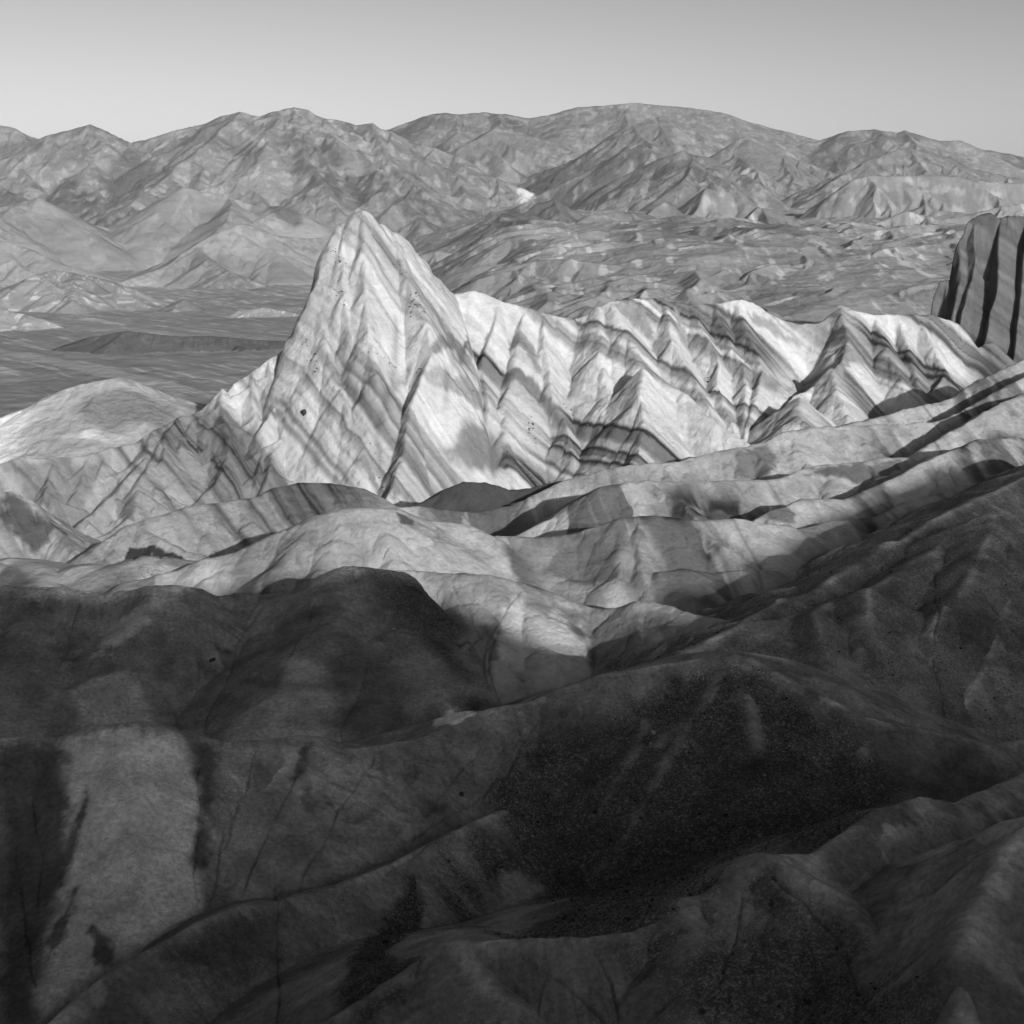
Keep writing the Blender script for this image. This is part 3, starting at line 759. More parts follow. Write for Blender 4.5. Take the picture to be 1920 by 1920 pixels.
patch([(415,1405),(470,1400),(520,1405),(500,1440),(440,1430)], 0.235, 1.0, FG)
# gravel cover of the big hill and of the crests in front
patch([(1300,1275),(1440,1285),(1560,1350),(1690,1430),(1650,1500),(1570,1560),(1500,1596),(1430,1596),(1330,1660),(1250,1695),(1190,1738),(1080,1752),(985,1755),(1010,1700),(950,1670),(885,1720),(880,1640),(905,1560),(950,1460),(1050,1400),(1150,1345)], .075, 5.0, FG, gravel=1.0, mix=.9)
for tr in ([(1345,1262),(1352,1264),(1290,1370),(1225,1480),(1175,1580),(1100,1670),(1092,1664),(1165,1575),(1215,1478),(1280,1368)],
           [(1205,1345),(1215,1348),(1190,1420),(1150,1490),(1120,1540),(1112,1535),(1145,1480),(1180,1415)],
           [(1000,1640),(1010,1650),(985,1700),(960,1740),(948,1738),(975,1690)]):
    patch(tr, .115, .8, FG, gravel=.2)
patch([(925,1655),(965,1640),(1000,1665),(985,1730),(925,1745)], 0.193, 1.2, FG, gravel=.1)
patch([(1370,1236),(1310,1240),(1290,1260),(1420,1270),(1500,1300),(1420,1250)], 0.179, 1.5, FG)
patch([(700,1080),(785,1090),(850,1175),(900,1245),(935,1318),(890,1325),(820,1270),(760,1200),(720,1140)], .06, 4, FG, gravel=.6)
patch([(600,1240),(700,1230),(780,1290),(700,1380),(640,1370)], .07, 2.5, FG)
patch([(560,1250),(520,1300),(420,1380),(600,1390),(620,1320)], 0.193, 3, FG)
# near ridge
patch([(1640,1545),(1720,1517),(1790,1530),(1860,1506),(1915,1484),(1915,1500),(1840,1545),(1780,1595),(1700,1618),(1650,1590)], 0.25, .8, FG)
patch([(1655,1530),(1700,1512),(1720,1530),(1690,1550)], .08, .6, FG)
patch([(1850,1570),(1915,1510),(1915,1640),(1890,1690),(1855,1650)], 0.262, .8, FG)
patch([(1475,1612),(1525,1620),(1600,1680),(1650,1730),(1620,1722),(1540,1660)], 0.221, .6, FG)
patch([(1655,1730),(1735,1715),(1742,1800),(1725,1835),(1680,1780)], 0.193, .8, FG)
patch([(1250,1800),(1430,1700),(1560,1760),(1700,1915),(1250,1915)], .10, 4.0, FG, gravel=.8, mix=.8)
patch([(1445,1610),(1390,1660),(1440,1720),(1500,1700)], .09, 1.0, FG, gravel=.5)
patch([(640,1850),(720,1800),(800,1790),(760,1860),(700,1915),(620,1915)], .07, 1.0, FG, gravel=.8)
patch([(700,1740),(790,1640),(800,1700),(720,1800),(640,1870)], .06, .8, FG, gravel=.8)
patch([(370,1740),(470,1712),(540,1700),(520,1800),(400,1830),(300,1800)], .075, 1.5, FG)
patch([(840,1790),(870,1785),(930,1860),(1010,1915),(960,1915),(890,1860)], 0.207, .7, FG)
patch([(100,1915),(140,1850),(190,1850),(150,1915)], 0.276, .8, FG)
# right slope
for tr in ([(1500,1275),(1560,1280),(1640,1330),(1700,1352),(1640,1350),(1560,1320)], [(1700,1195),(1730,1190),(1720,1280),(1760,1370),(1730,1370),(1690,1290)],
           [(1840,1060),(1860,1060),(1900,1180),(1880,1200),(1850,1120)], [(1570,1240),(1620,1260),(1660,1320),(1600,1290)],
           [(1395,1172),(1470,1164),(1480,1180),(1430,1200)], [(1580,1160),(1610,1165),(1595,1200),(1575,1190)]):
    patch(tr, .15, 1.2, FG, gravel=.2)
# knob and folds
KM = ('knob_ridge', 'middle_folds', 'left_badlands', 'pale_peak', 'left_arm', 'striped_wall', 'ground')
patch([(800,1080),(960,1085),(970,1110),(920,1180),(905,1230),(860,1160)], .20, 1.5, KM)
patch([(975,1105),(1090,1145),(1108,1200),(1110,1300),(950,1320),(915,1260),(930,1190)], .33, 1.0, KM)
patch([(1035,1130),(1100,1150),(1106,1220),(1075,1190)], .11, 1.5, KM)
patch([(980,1098),(1040,1125),(1030,1160),(985,1140)], .17, 1.5, KM)
patch([(1112,1150),(1190,1135),(1260,1150),(1200,1230),(1120,1290)], .17, 1.5, KM)
patch([(1200,1165),(1240,1175),(1235,1215),(1290,1250),(1260,1250),(1225,1220)], .3, .7, KM)
patch([(1012,1078),(1050,1030),(1110,996),(1156,978),(1159,1085),(1060,1088)], .11, .8, KM)
patch([(740,958),(775,975),(778,984),(752,984)], .08, .5, KM)
patch([(234,1046),(244,1027),(285,1023),(325,1037),(345,1047),(300,1049),(285,1040),(262,1044),(250,1052)], .03, .35, KM)
patch([(900,792),(922,825),(935,868),(930,895),(905,893),(880,880),(850,858),(838,848),(870,820)], .15, 2.2, KM)
patch([(0,935),(30,928),(75,968),(128,1005),(90,1020),(60,1035),(0,985)], .07, 1.6, KM)
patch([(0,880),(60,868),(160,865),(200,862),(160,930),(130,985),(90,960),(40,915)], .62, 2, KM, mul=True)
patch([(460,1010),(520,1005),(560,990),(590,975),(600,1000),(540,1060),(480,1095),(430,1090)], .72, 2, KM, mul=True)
patch([(215,940),(240,925),(255,955),(250,980),(225,975)], .13, .8, KM)  # facet turned left from the sun: its shade is painted in
patch([(335,845),(395,835),(392,880),(362,940),(345,900)], .17, 1.0, KM)  # another left-facing facet, darkened to stand for shade
patch([(1380,850),(1440,835),(1460,860),(1440,898),(1375,898)], .12, 1.2, KM)
patch([(1500,893),(1540,877),(1690,864),(1685,880),(1600,905),(1560,890)], .10, 1.0, KM)  # shade left of the fold crests, put into the colour
patch([(1440,955),(1475,950),(1500,968),(1480,985),(1430,975)], .12, .8, KM)
patch([(1265,590),(1330,640),(1400,690),(1440,700),(1480,732),(1460,745),(1430,720),(1390,712),(1340,665),(1300,660),(1275,640)], .19, 1.8, KM)
patch([(1150,570),(1185,566),(1215,600),(1235,640),(1215,640),(1180,605)], .17, 1.2, KM)
patch([(1400,590),(1440,600),(1500,640),(1500,655),(1430,620)], .22, 1.5, KM)
patch([(835,640),(850,627),(858,650),(835,655)], .10, .6, KM)
patch([(862,650),(875,640),(890,662),(872,668)], .10, .6, KM)
patch([(955,640),(970,630),(1000,660),(1005,690),(980,655)], .14, .8, KM)
patch([(958,695),(975,690),(1010,725),(1035,760),(1050,790),(1020,765),(985,725)], .13, 1.0, KM)
patch([(1570,655),(1590,650),(1630,690),(1600,685),(1570,700)], .17, 1.2, KM)
patch([(660,868),(690,870),(750,925),(740,945),(700,910)], .15, 1.0, KM)
patch([(412,765),(430,780),(470,822),(495,860),(512,885),(495,880),(455,830),(425,795)], .12, .8, KM)
for tr, v in (([(806,662),(845,626),(864,640),(888,690),(872,684),(852,655),(818,674)], .12), ([(858,676),(876,642),(893,672),(885,676),(875,660),(864,680)], .11),
              ([(955,640),(985,626),(1005,660),(1018,705),(1000,690),(985,660),(962,655)], .16), ([(940,712),(965,690),(1000,712),(1040,765),(1055,800),(1030,785),(1000,745),(968,715),(945,728)], .12),
              ([(765,688),(800,696),(850,712),(905,752),(915,775),(895,770),(850,735),(800,716),(768,702)], .19)):
    patch(tr, v, .9, KM, mix=.85)
# distance
MTG = ('mountains', 'far_mountains', 'craggy_hills', 'foothills', 'ground')
for tr, v in (([(185,330),(215,300),(245,282),(290,310),(262,360),(230,388),(205,360)], .11), ([(418,258),(480,262),(502,285),(478,322),(455,295),(430,280)], .12),
              ([(500,395),(525,380),(565,410),(560,420),(520,410)], .11), ([(990,398),(1060,350),(1120,318),(1165,292),(1200,278),(1228,290),(1150,322),(1080,352),(1010,395)], .09),
              ([(930,405),(965,380),(990,397),(955,420)], .08), ([(850,275),(920,248),(990,256),(1040,272),(960,290),(900,300),(850,330)], .14),
              ([(1130,290),(1180,240),(1260,234),(1330,298),(1280,285),(1230,262),(1180,268)], .13), ([(1370,300),(1395,262),(1450,280),(1540,330),(1440,330)], .15),
              ([(0,270),(50,262),(85,280),(100,310),(0,300)], .15), ([(150,290),(120,270),(145,285),(130,300)], .13),
              ([(340,262),(450,212),(440,225),(380,262),(310,300),(290,290)], .14), ([(1230,420),(1262,385),(1300,410),(1260,440)], .12), ([(1390,420),(1420,395),(1490,412),(1530,440),(1440,440)], .12)):
    patch(tr, v * .7, 11, MTG, mix=.9)
patch([(0,656),(60,662),(200,690),(330,716),(430,730),(430,742),(300,730),(180,703),(60,676),(0,667)], .30, 4, MTG, mix=.8)
patch([(60,600),(200,612),(350,626),(530,632),(530,641),(400,633),(300,625),(150,619),(60,611)], .25, 8, MTG, mix=.8)
patch([(150,805),(180,800),(200,822),(235,818),(230,832),(160,826)], .5, 2.5, ('white_hill', 'ground'), mix=.6)
patch([(150,748),(225,724),(325,768),(350,780),(290,802),(200,802),(150,792)], .17, 5, ('white_hill',))
patch([(972,365),(998,356),(1000,372),(985,384)], .42, 8, MTG)

# ridge tops are washed clean of the dark gravel
rim = np.exp(-(np.abs(Da) / 1.1) ** 2) * is_g('near_ridge', 'gravel_hill', 'near_left_spur', 'right_slope', 'right_spur') * sstep(.3, .55, fbm(Xg / 9, Yg / 9, 3, 161))
A = A * (1 + .75 * rim); GR = GR * (1 - rim)
# fine rills running straight down every slope
A = A * np.where(is_g(*FG) & (Yg < 380), 1.72, 1).astype(np.float32)
nearm = is_g('near_ridge', 'near_left_spur', 'gravel_hill', 'dark_ridge', 'right_slope', 'right_spur', 'knob_ridge', 'middle_folds', 'left_badlands')
ln1 = 1 - np.abs(2 * vn(Qa / 3.4 + 1.2 * (fbm(Xg / 5, Yg / 5, 3, 151) - .5), np.abs(Da) / 22, 152) - 1)
ln2 = 1 - np.abs(2 * vn(Qa / 1.3 + 1.0 * (fbm(Xg / 3, Yg / 3, 3, 153) - .5), np.abs(Da) / 9, 154) - 1)
rl = (sstep(.90, 1, ln1) + .6 * sstep(.86, 1, ln2)) * sstep(1.5, 6, np.abs(Da)) * sstep(.35, .6, fbm(Xg / 14, Yg / 14, 3, 155)) * nearm
A = A * (1 - .30 * rl); H -= (.16 * rl).astype(np.float32)
H += (.16 * (fbm(Xg / .8, Yg / .8, 4, 157) - .5) * (Yg < 300) * (Yg > 60)).astype(np.float32)

# thin drainage lines on the shaded slopes
def crack(pix, wd=.3, depth=.35, k=.5):
    pts = np.array([ray_hit(*p) for p in pix])
    a, b = np.searchsorted(Yr, [pts[:, 1].min() - 2, pts[:, 1].max() + 2])
    if b - a < 2 or np.abs(np.diff(pts[:, 1])).max() > 70: return
    u = pts[:, 0] / pts[:, 1]
    c, e = np.searchsorted(U, [u.min() - .02, u.max() + .02])
    sl = (slice(a, b), slice(c, e)); X, Y = Xg[sl], Yg[sl]
    Xw = X + .9 * (fbm(X / 4, Y / 4, 4, 141) - .5); Yw = Y + .9 * (fbm(X / 4, Y / 4, 4, 143) - .5)
    dm = np.full(X.shape, 1e9, np.float32)
    for (x1, y1), (x2, y2) in zip(pts[:-1], pts[1:]):
        dx, dy = x2 - x1, y2 - y1
        t = np.clip(((Xw - x1) * dx + (Yw - y1) * dy) / (dx * dx + dy * dy + 1e-9), 0, 1)
        dm = np.minimum(dm, np.hypot(Xw - x1 - t * dx, Yw - y1 - t * dy))
    g = np.exp(-(dm / wd) ** 2) * (.5 + .5 * sstep(.3, .6, fbm(X / 4, Y / 4, 3, 147)))
    A[sl] *= 1 - k * g
    H[sl] -= depth * g + .5 * depth * np.exp(-(dm / (4 * wd)) ** 2)
for pp in ([(1450,1640),(1520,1700),(1590,1790),(1640,1900)], [(1390,1680),(1380,1760),(1350,1850)], [(1120,1790),(1150,1850),(1160,1910)], [(900,1400),(860,1450),(800,1530)], [(1010,1350),(960,1430),(930,1500)],
           [(150,1130),(130,1200),(110,1260)], [(590,1130),(560,1200),(520,1270)], [(480,1410),(450,1500),(420,1590)], [(490,1140),(462,1180),(440,1220),(425,1280),(400,1320),(385,1350),(372,1385)], [(690,1250),(670,1310),(640,1370),(632,1398)], [(555,1455),(525,1520),(490,1590),(450,1680)], [(635,1520),(610,1580),(570,1640),(545,1675)],
           [(700,1420),(660,1490),(630,1525)], [(372,1440),(375,1540),(368,1620),(366,1700)], [(515,1660),(522,1740),(520,1850),(524,1915)], [(225,1270),(240,1310),(240,1360)], [(300,1290),(330,1340),(340,1370)],
           [(1110,1160),(1105,1200),(1115,1270)], [(935,1190),(918,1230),(905,1250),(915,1290)], [(975,1110),(940,1160),(915,1200),(905,1240)], [(1180,1190),(1165,1230),(1150,1255)], [(850,1100),(880,1150),(905,1200)],
           [(1750,1080),(1760,1150),(1750,1200)], [(1560,1310),(1600,1335),(1640,1345)], [(1745,1230),(1765,1300),(1790,1360)], [(1840,1110),(1880,1160),(1915,1200)],
           [(60,1500),(80,1600),(70,1700)], [(30,1600),(50,1750),(65,1850)], [(980,1800),(1060,1850),(1140,1915)], [(840,1560),(780,1600),(720,1640)], [(920,1470),(850,1530),(760,1580)], [(420,1560),(405,1640),(390,1700)]):
    crack(pp, .15, .25, .42)
for pp in ([(712,880),(708,800),(720,760),(740,725),(765,690)], [(705,800),(665,750),(640,700),(648,620)], [(735,728),(738,690),(745,600)], [(835,762),(842,700),(870,650)]):
    crack(pp, 1.3, .6, .35)

A = np.clip(A, .02, .8)

# ---------------------------------------------------------------- materials
def rock_mat(name, fine, bump, contrast=.25, speck=0.0, speck_scale=1.0, rough=.95):
    m = bpy.data.materials.new(name)
    m.use_nodes = True
    N, L = m.node_tree.nodes, m.node_tree.links
    N.clear()
    out = N.new('ShaderNodeOutputMaterial'); bs = N.new('ShaderNodeBsdfPrincipled')
    bs.inputs['Roughness'].default_value = rough
    bs.inputs['Specular IOR Level'].default_value = .15
    L.new(bs.outputs[0], out.inputs[0])
    at_ = N.new('ShaderNodeAttribute'); at_.attribute_name = 'alb'
    gr = N.new('ShaderNodeAttribute'); gr.attribute_name = 'gravel'
    geo = N.new('ShaderNodeNewGeometry')
    n1 = N.new('ShaderNodeTexNoise'); n1.inputs['Scale'].default_value = 1 / fine
    n1.inputs['Detail'].default_value = 6; n1.inputs['Roughness'].default_value = .7
    L.new(geo.outputs['Position'], n1.inputs['Vector'])
    n2 = N.new('ShaderNodeTexNoise'); n2.inputs['Scale'].default_value = 1 / (fine * 6)
    n2.inputs['Detail'].default_value = 4
    L.new(geo.outputs['Position'], n2.inputs['Vector'])
    def math_(op, a, b, c=None):
        x = N.new('ShaderNodeMath'); x.operation = op
        for i, v in enumerate((a, b, c)):
            if v is None: continue
            if isinstance(v, (int, float)): x.inputs[i].default_value = v
            else: L.new(v, x.inputs[i])
        return x.outputs[0]
    f1 = math_('MULTIPLY_ADD', n1.outputs['Fac'], contrast * 2.4, 1 - contrast * 1.2)
    f2 = math_('MULTIPLY_ADD', n2.outputs['Fac'], contrast * 1.6, 1 - contrast * .8)
    col = math_('MULTIPLY', math_('MULTIPLY', at_.outputs['Fac'], f1), f2)
    # gravel: dark stones with a few pale ones
    vo = N.new('ShaderNodeTexVoronoi'); vo.inputs['Scale'].default_value = 1 / speck_scale
    L.new(geo.outputs['Position'], vo.inputs['Vector'])
    sepc = N.new('ShaderNodeSeparateColor'); L.new(vo.outputs['Color'], sepc.inputs[0])
    stone = math_('MULTIPLY_ADD', math_('POWER', sepc.outputs[0], 3.0), 1.6, .5)
    mixs = math_('MULTIPLY_ADD', math_('SUBTRACT', stone, 1.0), gr.outputs['Fac'], 1.0)
    col = math_('MULTIPLY', col, mixs)
    cc = N.new('ShaderNodeCombineColor')
    for i in range(3): L.new(col, cc.inputs[i])
    L.new(cc.outputs[0], bs.inputs['Base Color'])
    b1 = N.new('ShaderNodeBump'); b1.inputs['Distance'].default_value = bump
    b1.inputs['Strength'].default_value = .8
    hsum = math_('ADD', n1.outputs['Fac'], math_('MULTIPLY', n2.outputs['Fac'], 2.0))
    hsum = math_('ADD', hsum, math_('MULTIPLY', math_('MULTIPLY', vo.outputs['Distance'], gr.outputs['Fac']), -1.2))
    L.new(hsum, b1.inputs['Height'])
    L.new(b1.outputs[0], bs.inputs['Normal'])
    return m

M_near = rock_mat('dry_mud_near', .7, .8, .75, speck_scale=.22)
M_mid = rock_mat('banded_mudstone', 1.2, .5, .36, speck_scale=1.0)
M_peak = rock_mat('pale_mudstone', 2.6, 1.1, .26, speck_scale=1.5)
M_far = rock_mat('desert_rock', 14., 3.0, .22, speck_scale=6)
M_mtn = rock_mat('mountain_rock', 34., 16.0, .25, speck_scale=20)

LABEL = {
 'ground': ('ground', 'flat dark gravel wash and desert floor between the badlands and the mountains', 'desert floor', M_far),
 'viewpoint_hill': ('viewpoint_hill', 'hillside falling away below the viewpoint, under the bottom edge', 'hill', M_near),
 'near_ridge': ('near_ridge', 'nearest dark ridge in the shade along the bottom right of the picture', 'ridge', M_near),
 'right_spur': ('right_spur', 'pale sided spur in the shade at the bottom right corner', 'ridge', M_near),
 'near_left_spur': ('left_spur', 'dark low spur in the shade crossing the bottom left below the pale slope', 'ridge', M_near),
 'gravel_hill': ('gravel_hill', 'broad shaded hill under dark gravel with a pale patch on its left shoulder', 'hill', M_near),
 'dark_ridge': ('dark_ridge', 'dark smooth ridge in the shade whose crest meets the sunlit folds', 'ridge', M_near),
 'knob_ridge': ('knob_ridge', 'low pale ridge with a rounded knob half in shadow behind the gravel hill', 'ridge', M_mid),
 'right_slope': ('dark_slope', 'dark gravelly slope in the shade rising to the right edge', 'slope', M_near),
 'middle_folds': ('striped_folds', 'sunlit rounded folds with upright dark and pale stripes in front of the peak', 'hills', M_mid),
 'painted_shade_hill': ('painted_shade_hill', 'small hill at the foot of the pale peak, its shade painted black', 'hill', M_mid),
 'pale_peak': ('rock_peak', 'tall pointed pale rock peak standing above the badlands', 'peak', M_peak),
 'striped_wall': ('striped_ridge', 'long sunlit ridge with slanting dark bands right of the peak', 'ridge', M_peak),
 'left_arm': ('ridge_arm', 'jagged ridge running down left from the pale peak', 'ridge', M_peak),
 'left_badlands': ('eroded_slopes', 'gullied grey slopes below the jagged ridge on the left', 'badlands', M_peak),
 'cliff': ('cliff', 'dark upright cliff cut by black chutes at the right edge', 'cliff', M_peak),
 'white_hill': ('white_hill', 'low whitish hill on the wash at the left edge', 'hill', M_far),
 'mesa': ('mesa', 'long flat topped dark mesa on the desert floor left of the peak', 'mesa', M_far),
 'foothills': ('foothills', 'streaked low hills between the desert floor and the left mountains', 'hills', M_far),
 'craggy_hills': ('craggy_hills', 'jagged darker hills behind the striped ridge', 'hills', M_far),
 'mountains': ('mountains', 'bare grey mountains with gullied flanks filling the distance', 'mountains', M_mtn),
 'far_mountains': ('far_mountains', 'highest long mountain crest against the sky', 'mountains', M_mtn),
 'back_hill': ('back_hill', 'hill behind the viewpoint', 'hill', M_near),
}

def link(name, co, faces, mats, alb=None, gravel=None, smooth=True, kind=None, label=None, cat=None, group=None, parent=None):
    me = bpy.data.meshes.new(name)
    nv, nf, k = len(co), len(faces), faces.shape[1]
    me.vertices.add(nv); me.vertices.foreach_set('co', np.ascontiguousarray(co, np.float32).ravel())
    me.loops.add(nf * k); me.loops.foreach_set('vertex_index', np.ascontiguousarray(faces, np.int32).ravel())
    me.polygons.add(nf)
    me.polygons.foreach_set('loop_start', np.arange(0, nf * k, k, dtype=np.int32))
    me.polygons.foreach_set('use_smooth', np.full(nf, smooth, bool))
    me.materials.append(mats)
    if alb is not None:
        a = me.attributes.new('alb', 'FLOAT', 'POINT'); a.data.foreach_set('value', np.ascontiguousarray(alb, np.float32))
    if gravel is not None:
        a = me.attributes.new('gravel', 'FLOAT', 'POINT'); a.data.foreach_set('value', np.ascontiguousarray(gravel, np.float32))
    me.update(calc_edges=True)
    o = bpy.data.objects.new(name, me)
    scene.collection.objects.link(o)
    if parent: o.parent = parent
    if kind: o['kind'] = kind
    if label: o['label'] = label
    if cat: o['category'] = cat
    if group: o['group'] = group
    return o

def split_link(Xg, Yg, H, G, A, GR):
    nr, nc = H.shape
    V = np.stack([Xg.ravel(), Yg.ravel(), H.ravel()], 1)
    Af, Gf, Rf = A.ravel(), G.ravel(), GR.ravel()
    i = (np.arange(nr - 1)[:, None] * nc + np.arange(nc - 1)[None, :]).ravel().astype(np.int32)
    FQ = np.stack([i, i + 1, i + 1 + nc, i + nc], 1)
    fg = Gf[i]
    for g, n in enumerate(GROUPS):
        f = FQ[fg == g]
        if not len(f): continue
        used = np.zeros(len(V), bool); used[f.ravel()] = True
        idx = np.nonzero(used)[0]
        remap = np.zeros(len(V), np.int32); remap[idx] = np.arange(len(idx))
        nm, lb, ct, mt_ = LABEL[n]
        link(nm, V[idx], remap[f], mt_, Af[idx], Rf[idx], True, 'structure', lb, ct)

split_link(Xg, Yg, H, G, A, GR)

# coarse sheet all around: what lies beside and behind the view, down to the horizon
ra = np.concatenate([np.geomspace(2, 1500, int(200 * Q)), np.geomspace(1500, 40000, 60)[1:]])
th = np.linspace(0, 2 * math.pi, int(420 * Q) + 1)
XX = (ra[:, None] * np.cos(th)[None, :]).astype(np.float32); YY = (ra[:, None] * np.sin(th)[None, :]).astype(np.float32)
H2, G2, Q2, D2 = fill(XX, YY)
du = np.where(YY > 0, np.abs(XX) / np.maximum(YY, 1e-3), 9)
inn = (1 - sstep(.50, .56, du)) * (YY > 1.5) * (YY < 9500)
inn = np.where((du < .60) & (YY > 0) & (YY < 9400), 1, 0)
drop = np.where(du < .54, 1.0, 0) * np.where(YY < 9300, 1, 0) * (3 + .02 * YY)
H2 = H2 - drop
V = np.stack([XX.ravel(), YY.ravel(), H2.ravel()], 1)
nr, nc = H2.shape
i = (np.arange(nr - 1)[:, None] * nc + np.arange(nc - 1)[None, :]).ravel().astype(np.int32)
FQ = np.stack([i, i + nc, i + nc + 1, i + 1], 1)
A2 = np.where(np.hypot(XX, YY) < 350, .12, .25) * (.7 + .6 * fbm(XX / 40, YY / 40, 4, 7))
link('surrounding_terrain', V, FQ, M_near, A2.ravel(), (A2 * 0).ravel(), True, 'structure',
     'desert hills spreading out beside and behind the viewpoint to the horizon', 'terrain')
print('verts', Xg.size)

# ---------------------------------------------------------------- loose stones
t_ = (1 + 5 ** .5) / 2
ICO = np.array([(-1,t_,0),(1,t_,0),(-1,-t_,0),(1,-t_,0),(0,-1,t_),(0,1,t_),(0,-1,-t_),(0,1,-t_),(t_,0,-1),(t_,0,1),(-t_,0,-1),(-t_,0,1)]) / 1.9
ICF = np.array([(0,11,5),(0,5,1),(0,1,7),(0,7,10),(0,10,11),(1,5,9),(5,11,4),(11,10,2),(10,7,6),(7,1,8),(3,9,4),(3,4,2),(3,2,6),(3,6,8),(3,8,9),(4,9,5),(2,4,11),(6,2,10),(8,6,7),(9,8,1)])

def ground_z(x, y):
    c = int(np.clip(np.searchsorted(U, x / y), 1, len(U) - 1)); r = int(np.clip(np.searchsorted(Yr, y), 1, len(Yr) - 1))
    return float(H[r, c])

def stones(name, xs, ys, zs, sz, alb, mat, label, cat):
    g = np.random.default_rng(len(xs))
    n = len(xs)
    S = sz[:, None] * g.uniform(.55, 1.1, (n, 3)); S[:, 2] *= .75
    a = g.uniform(0, 6.28, n)
    v = ICO[None] * (1 + g.uniform(-.22, .22, (n, 12, 1))) * S[:, None, :] * .5
    x = v[..., 0] * np.cos(a)[:, None] - v[..., 1] * np.sin(a)[:, None]
    y = v[..., 0] * np.sin(a)[:, None] + v[..., 1] * np.cos(a)[:, None]
    v = np.stack([x + xs[:, None], y + ys[:, None], v[..., 2] + zs[:, None] + sz[:, None] * .12], -1)
    f = (ICF[None] + (np.arange(n) * 12)[:, None, None]).reshape(-1, 3)
    return link(name, v.reshape(-1, 3), f, mat, np.repeat(alb, 12), np.zeros(n * 12), False, 'stuff', label, cat)

M_stone = rock_mat('stone', .25, .03, .25)
g = np.random.default_rng(3)
cand = np.nonzero(((GR > .35) & (Yg > 90) & (Yg < 330)).ravel())[0]
wt = (GR * Yg * Yg * 1.0).ravel()[cand]; wt = wt / wt.sum()
pk = cand[g.choice(len(cand), 26000, p=wt)]
xs = Xg.ravel()[pk] + g.normal(0, .1, len(pk)); ys = Yg.ravel()[pk] + g.normal(0, .1, len(pk))
sz = .12 * (1 + g.pareto(3.2, len(pk))) ; sz = np.clip(sz, .1, .7)
al = np.clip(.05 + .035 * g.standard_normal(len(pk)) + .16 * (g.random(len(pk)) < .05), .015, .3)
stones('gravel_stones', xs, ys, H.ravel()[pk], sz, al, M_stone, 'dark gravel and small stones strewn over the shaded slopes', 'gravel')

def strip(lines, n, spread, s0, s1, seed):
    g = np.random.default_rng(seed); X = []; Y = []
    for pp in lines:
        P = np.array([ray_hit(*p) for p in pp])
        for _ in range(n):
            i = g.integers(len(P) - 1); t = g.random()
            q = P[i] * (1 - t) + P[i + 1] * t + g.normal(0, spread, 2)
            X.append(q[0]); Y.append(q[1])
    X, Y = np.array(X), np.array(Y)
    Z = np.array([ground_z(x, y) for x, y in zip(X, Y)])
    return X, Y, Z, g.uniform(s0, s1, len(X)) * g.uniform(.4, 1, len(X))
X, Y, Z, S_ = strip([[(770,690),(820,710),(870,725),(905,750)], [(745,500),(765,520),(785,560)], [(620,470),(640,490)], [(770,570),(790,590)], [(690,670),(740,685)], [(880,730),(910,770)], [(700,840),(712,880),(720,930)],
                     [(600,690),(570,640)], [(990,780),(1000,850)], [(1060,760),(1120,800)], [(1340,740),(1330,700)], [(630,540),(650,580)]], 20, 1.0, .35, 1.3, 12)
stones('dark_blocks', X, Y, Z, S_, np.full(len(X), .05), M_stone, 'small dark blocks scattered along the bedding of the pale peak', 'blocks')

def boulder(x, y, size, alb, label, seed, group='single boulders on the slopes'):
    g = np.random.default_rng(seed)
    import bmesh
    bm = bmesh.new(); bmesh.ops.create_icosphere(bm, subdivisions=3, radius=.5)
    k = g.uniform(.7, 1.2, 3); cuts = g.normal(size=(9, 3)); cuts /= np.linalg.norm(cuts, axis=1)[:, None]; off = g.uniform(.28, .44, 9)
    for v in bm.verts:
        p = np.array(v.co)
        for n_, o_ in zip(cuts, off):
            e = p @ n_ - o_
            if e > 0: p = p - n_ * e * .9
        v.co = tuple(p * k * size)
    me = bpy.data.meshes.new('boulder'); bm.to_mesh(me); bm.free()
    me.materials.append(M_stone)
    a = me.attributes.new('alb', 'FLOAT', 'POINT'); a.data.foreach_set('value', np.full(len(me.vertices), alb, np.float32))
    o = bpy.data.objects.new('boulder', me); scene.collection.objects.link(o)
    o.location = (x, y, ground_z(x, y) + size * .15)
    o.rotation_euler = (0, 0, float(g.uniform(0, 6)))
    o['label'] = label; o['category'] = 'boulder'; o['group'] = group
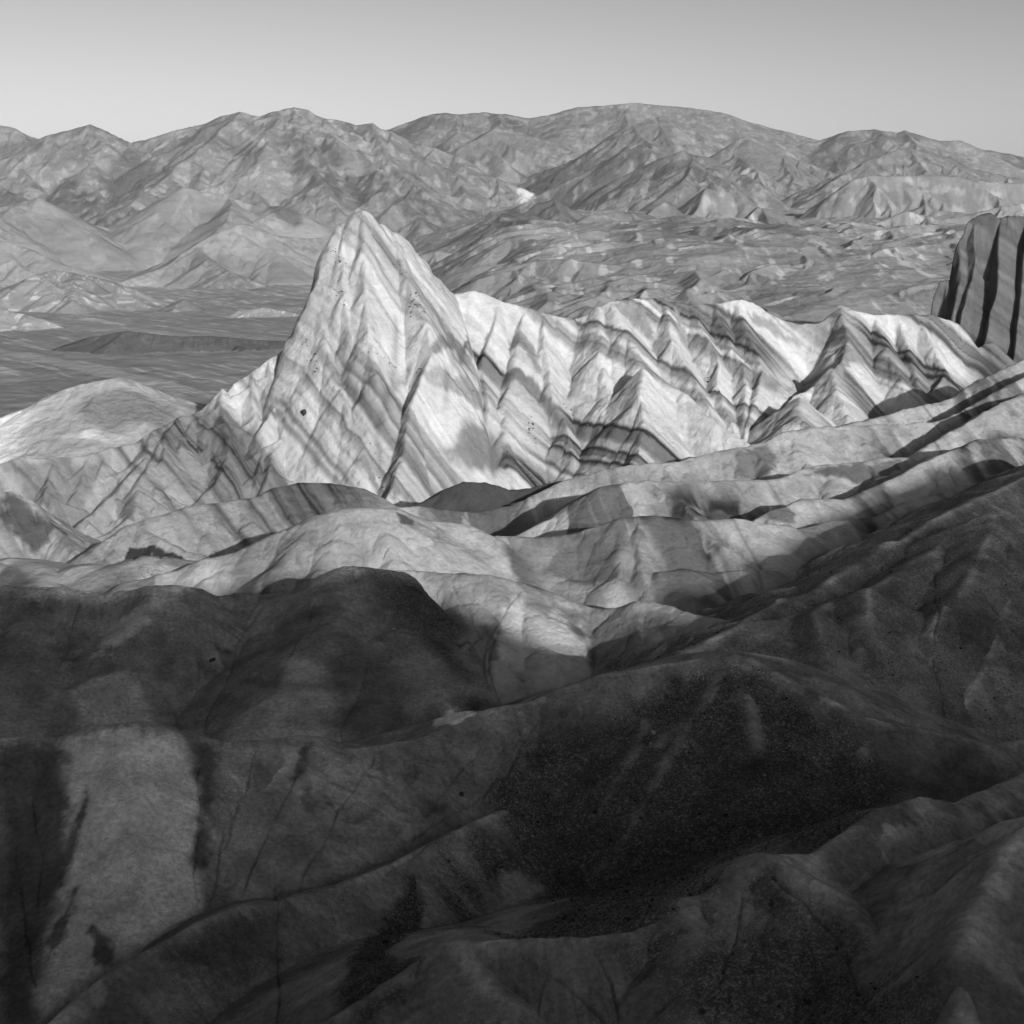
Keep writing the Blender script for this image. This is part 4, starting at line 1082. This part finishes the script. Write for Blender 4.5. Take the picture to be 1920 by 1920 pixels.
for i, (px, py, sz, al, lb) in enumerate((
    (570,778,2.6,.03,'single black boulder on the pale slope left of the peak'),
    (1225,1375,.85,.24,'pale upright stone high on the gravel hill, the upper of a close pair'),
    (1220,1396,.6,.22,'small pale stone just below another high on the gravel hill'),
    (1580,1393,.7,.2,'lone pale stone near the right flank of the gravel hill'),
    (1424,1570,.85,.2,'largest pale stone low on the gravel hill just above the nearest ridge'),
    (1428,1586,.45,.18,'small stone right under the largest pale one low on the gravel hill'),
    (1222,1466,.5,.2,'small pale stone beside the faint track on the gravel hill'),
    (1405,1508,.5,.18,'small pale stone in the middle of the gravel hill'),
    (1243,1530,.5,.17,'small grey stone left of centre on the lower gravel hill'),
    (738,1180,.5,.3,'tiny white stone on the dark ridge left of the sunlit basin'),
    (866,1492,.8,.04,'dark boulder at the end of the gully left of the gravel'),
    (398,1242,1.2,.03,'black rock on the dark ridge beside its long gully'),
    (1405,1850,.6,.19,'pale stone low on the nearest ridge near the bottom edge'),
    (1280,1742,.4,.2,'pale stone just below the crest of the nearest ridge'))):
    x, y = ray_hit(px, py)
    boulder(x, y, sz, al, lb, 40 + i)

# ---------------------------------------------------------------- desert air
import bmesh
bm = bmesh.new(); bmesh.ops.create_cube(bm, size=1.0)
me = bpy.data.meshes.new('haze'); bm.to_mesh(me); bm.free()
hz = bpy.data.objects.new('haze', me); scene.collection.objects.link(hz)
zlo, zhi = float(min(H.min(), H2.min())) - 1.5, float(max(H.max(), H2.max())) + 15
hz.scale = (86000, 86000, zhi - zlo); hz.location = (0, 0, (zhi + zlo) / 2)
hm = bpy.data.materials.new('haze'); hm.use_nodes = True
hn = hm.node_tree.nodes; hn.clear()
vo_ = hn.new('ShaderNodeOutputMaterial'); pv = hn.new('ShaderNodeVolumePrincipled')
pv.inputs['Color'].default_value = (.8, .8, .8, 1); pv.inputs['Density'].default_value = HAZE
hm.node_tree.links.new(pv.outputs[0], vo_.inputs['Volume'])
me.materials.append(hm)
hz['kind'] = 'stuff'; hz['label'] = 'thin pale desert haze lying over the whole valley'; hz['category'] = 'haze'
scene.cycles.volume_bounces = 0
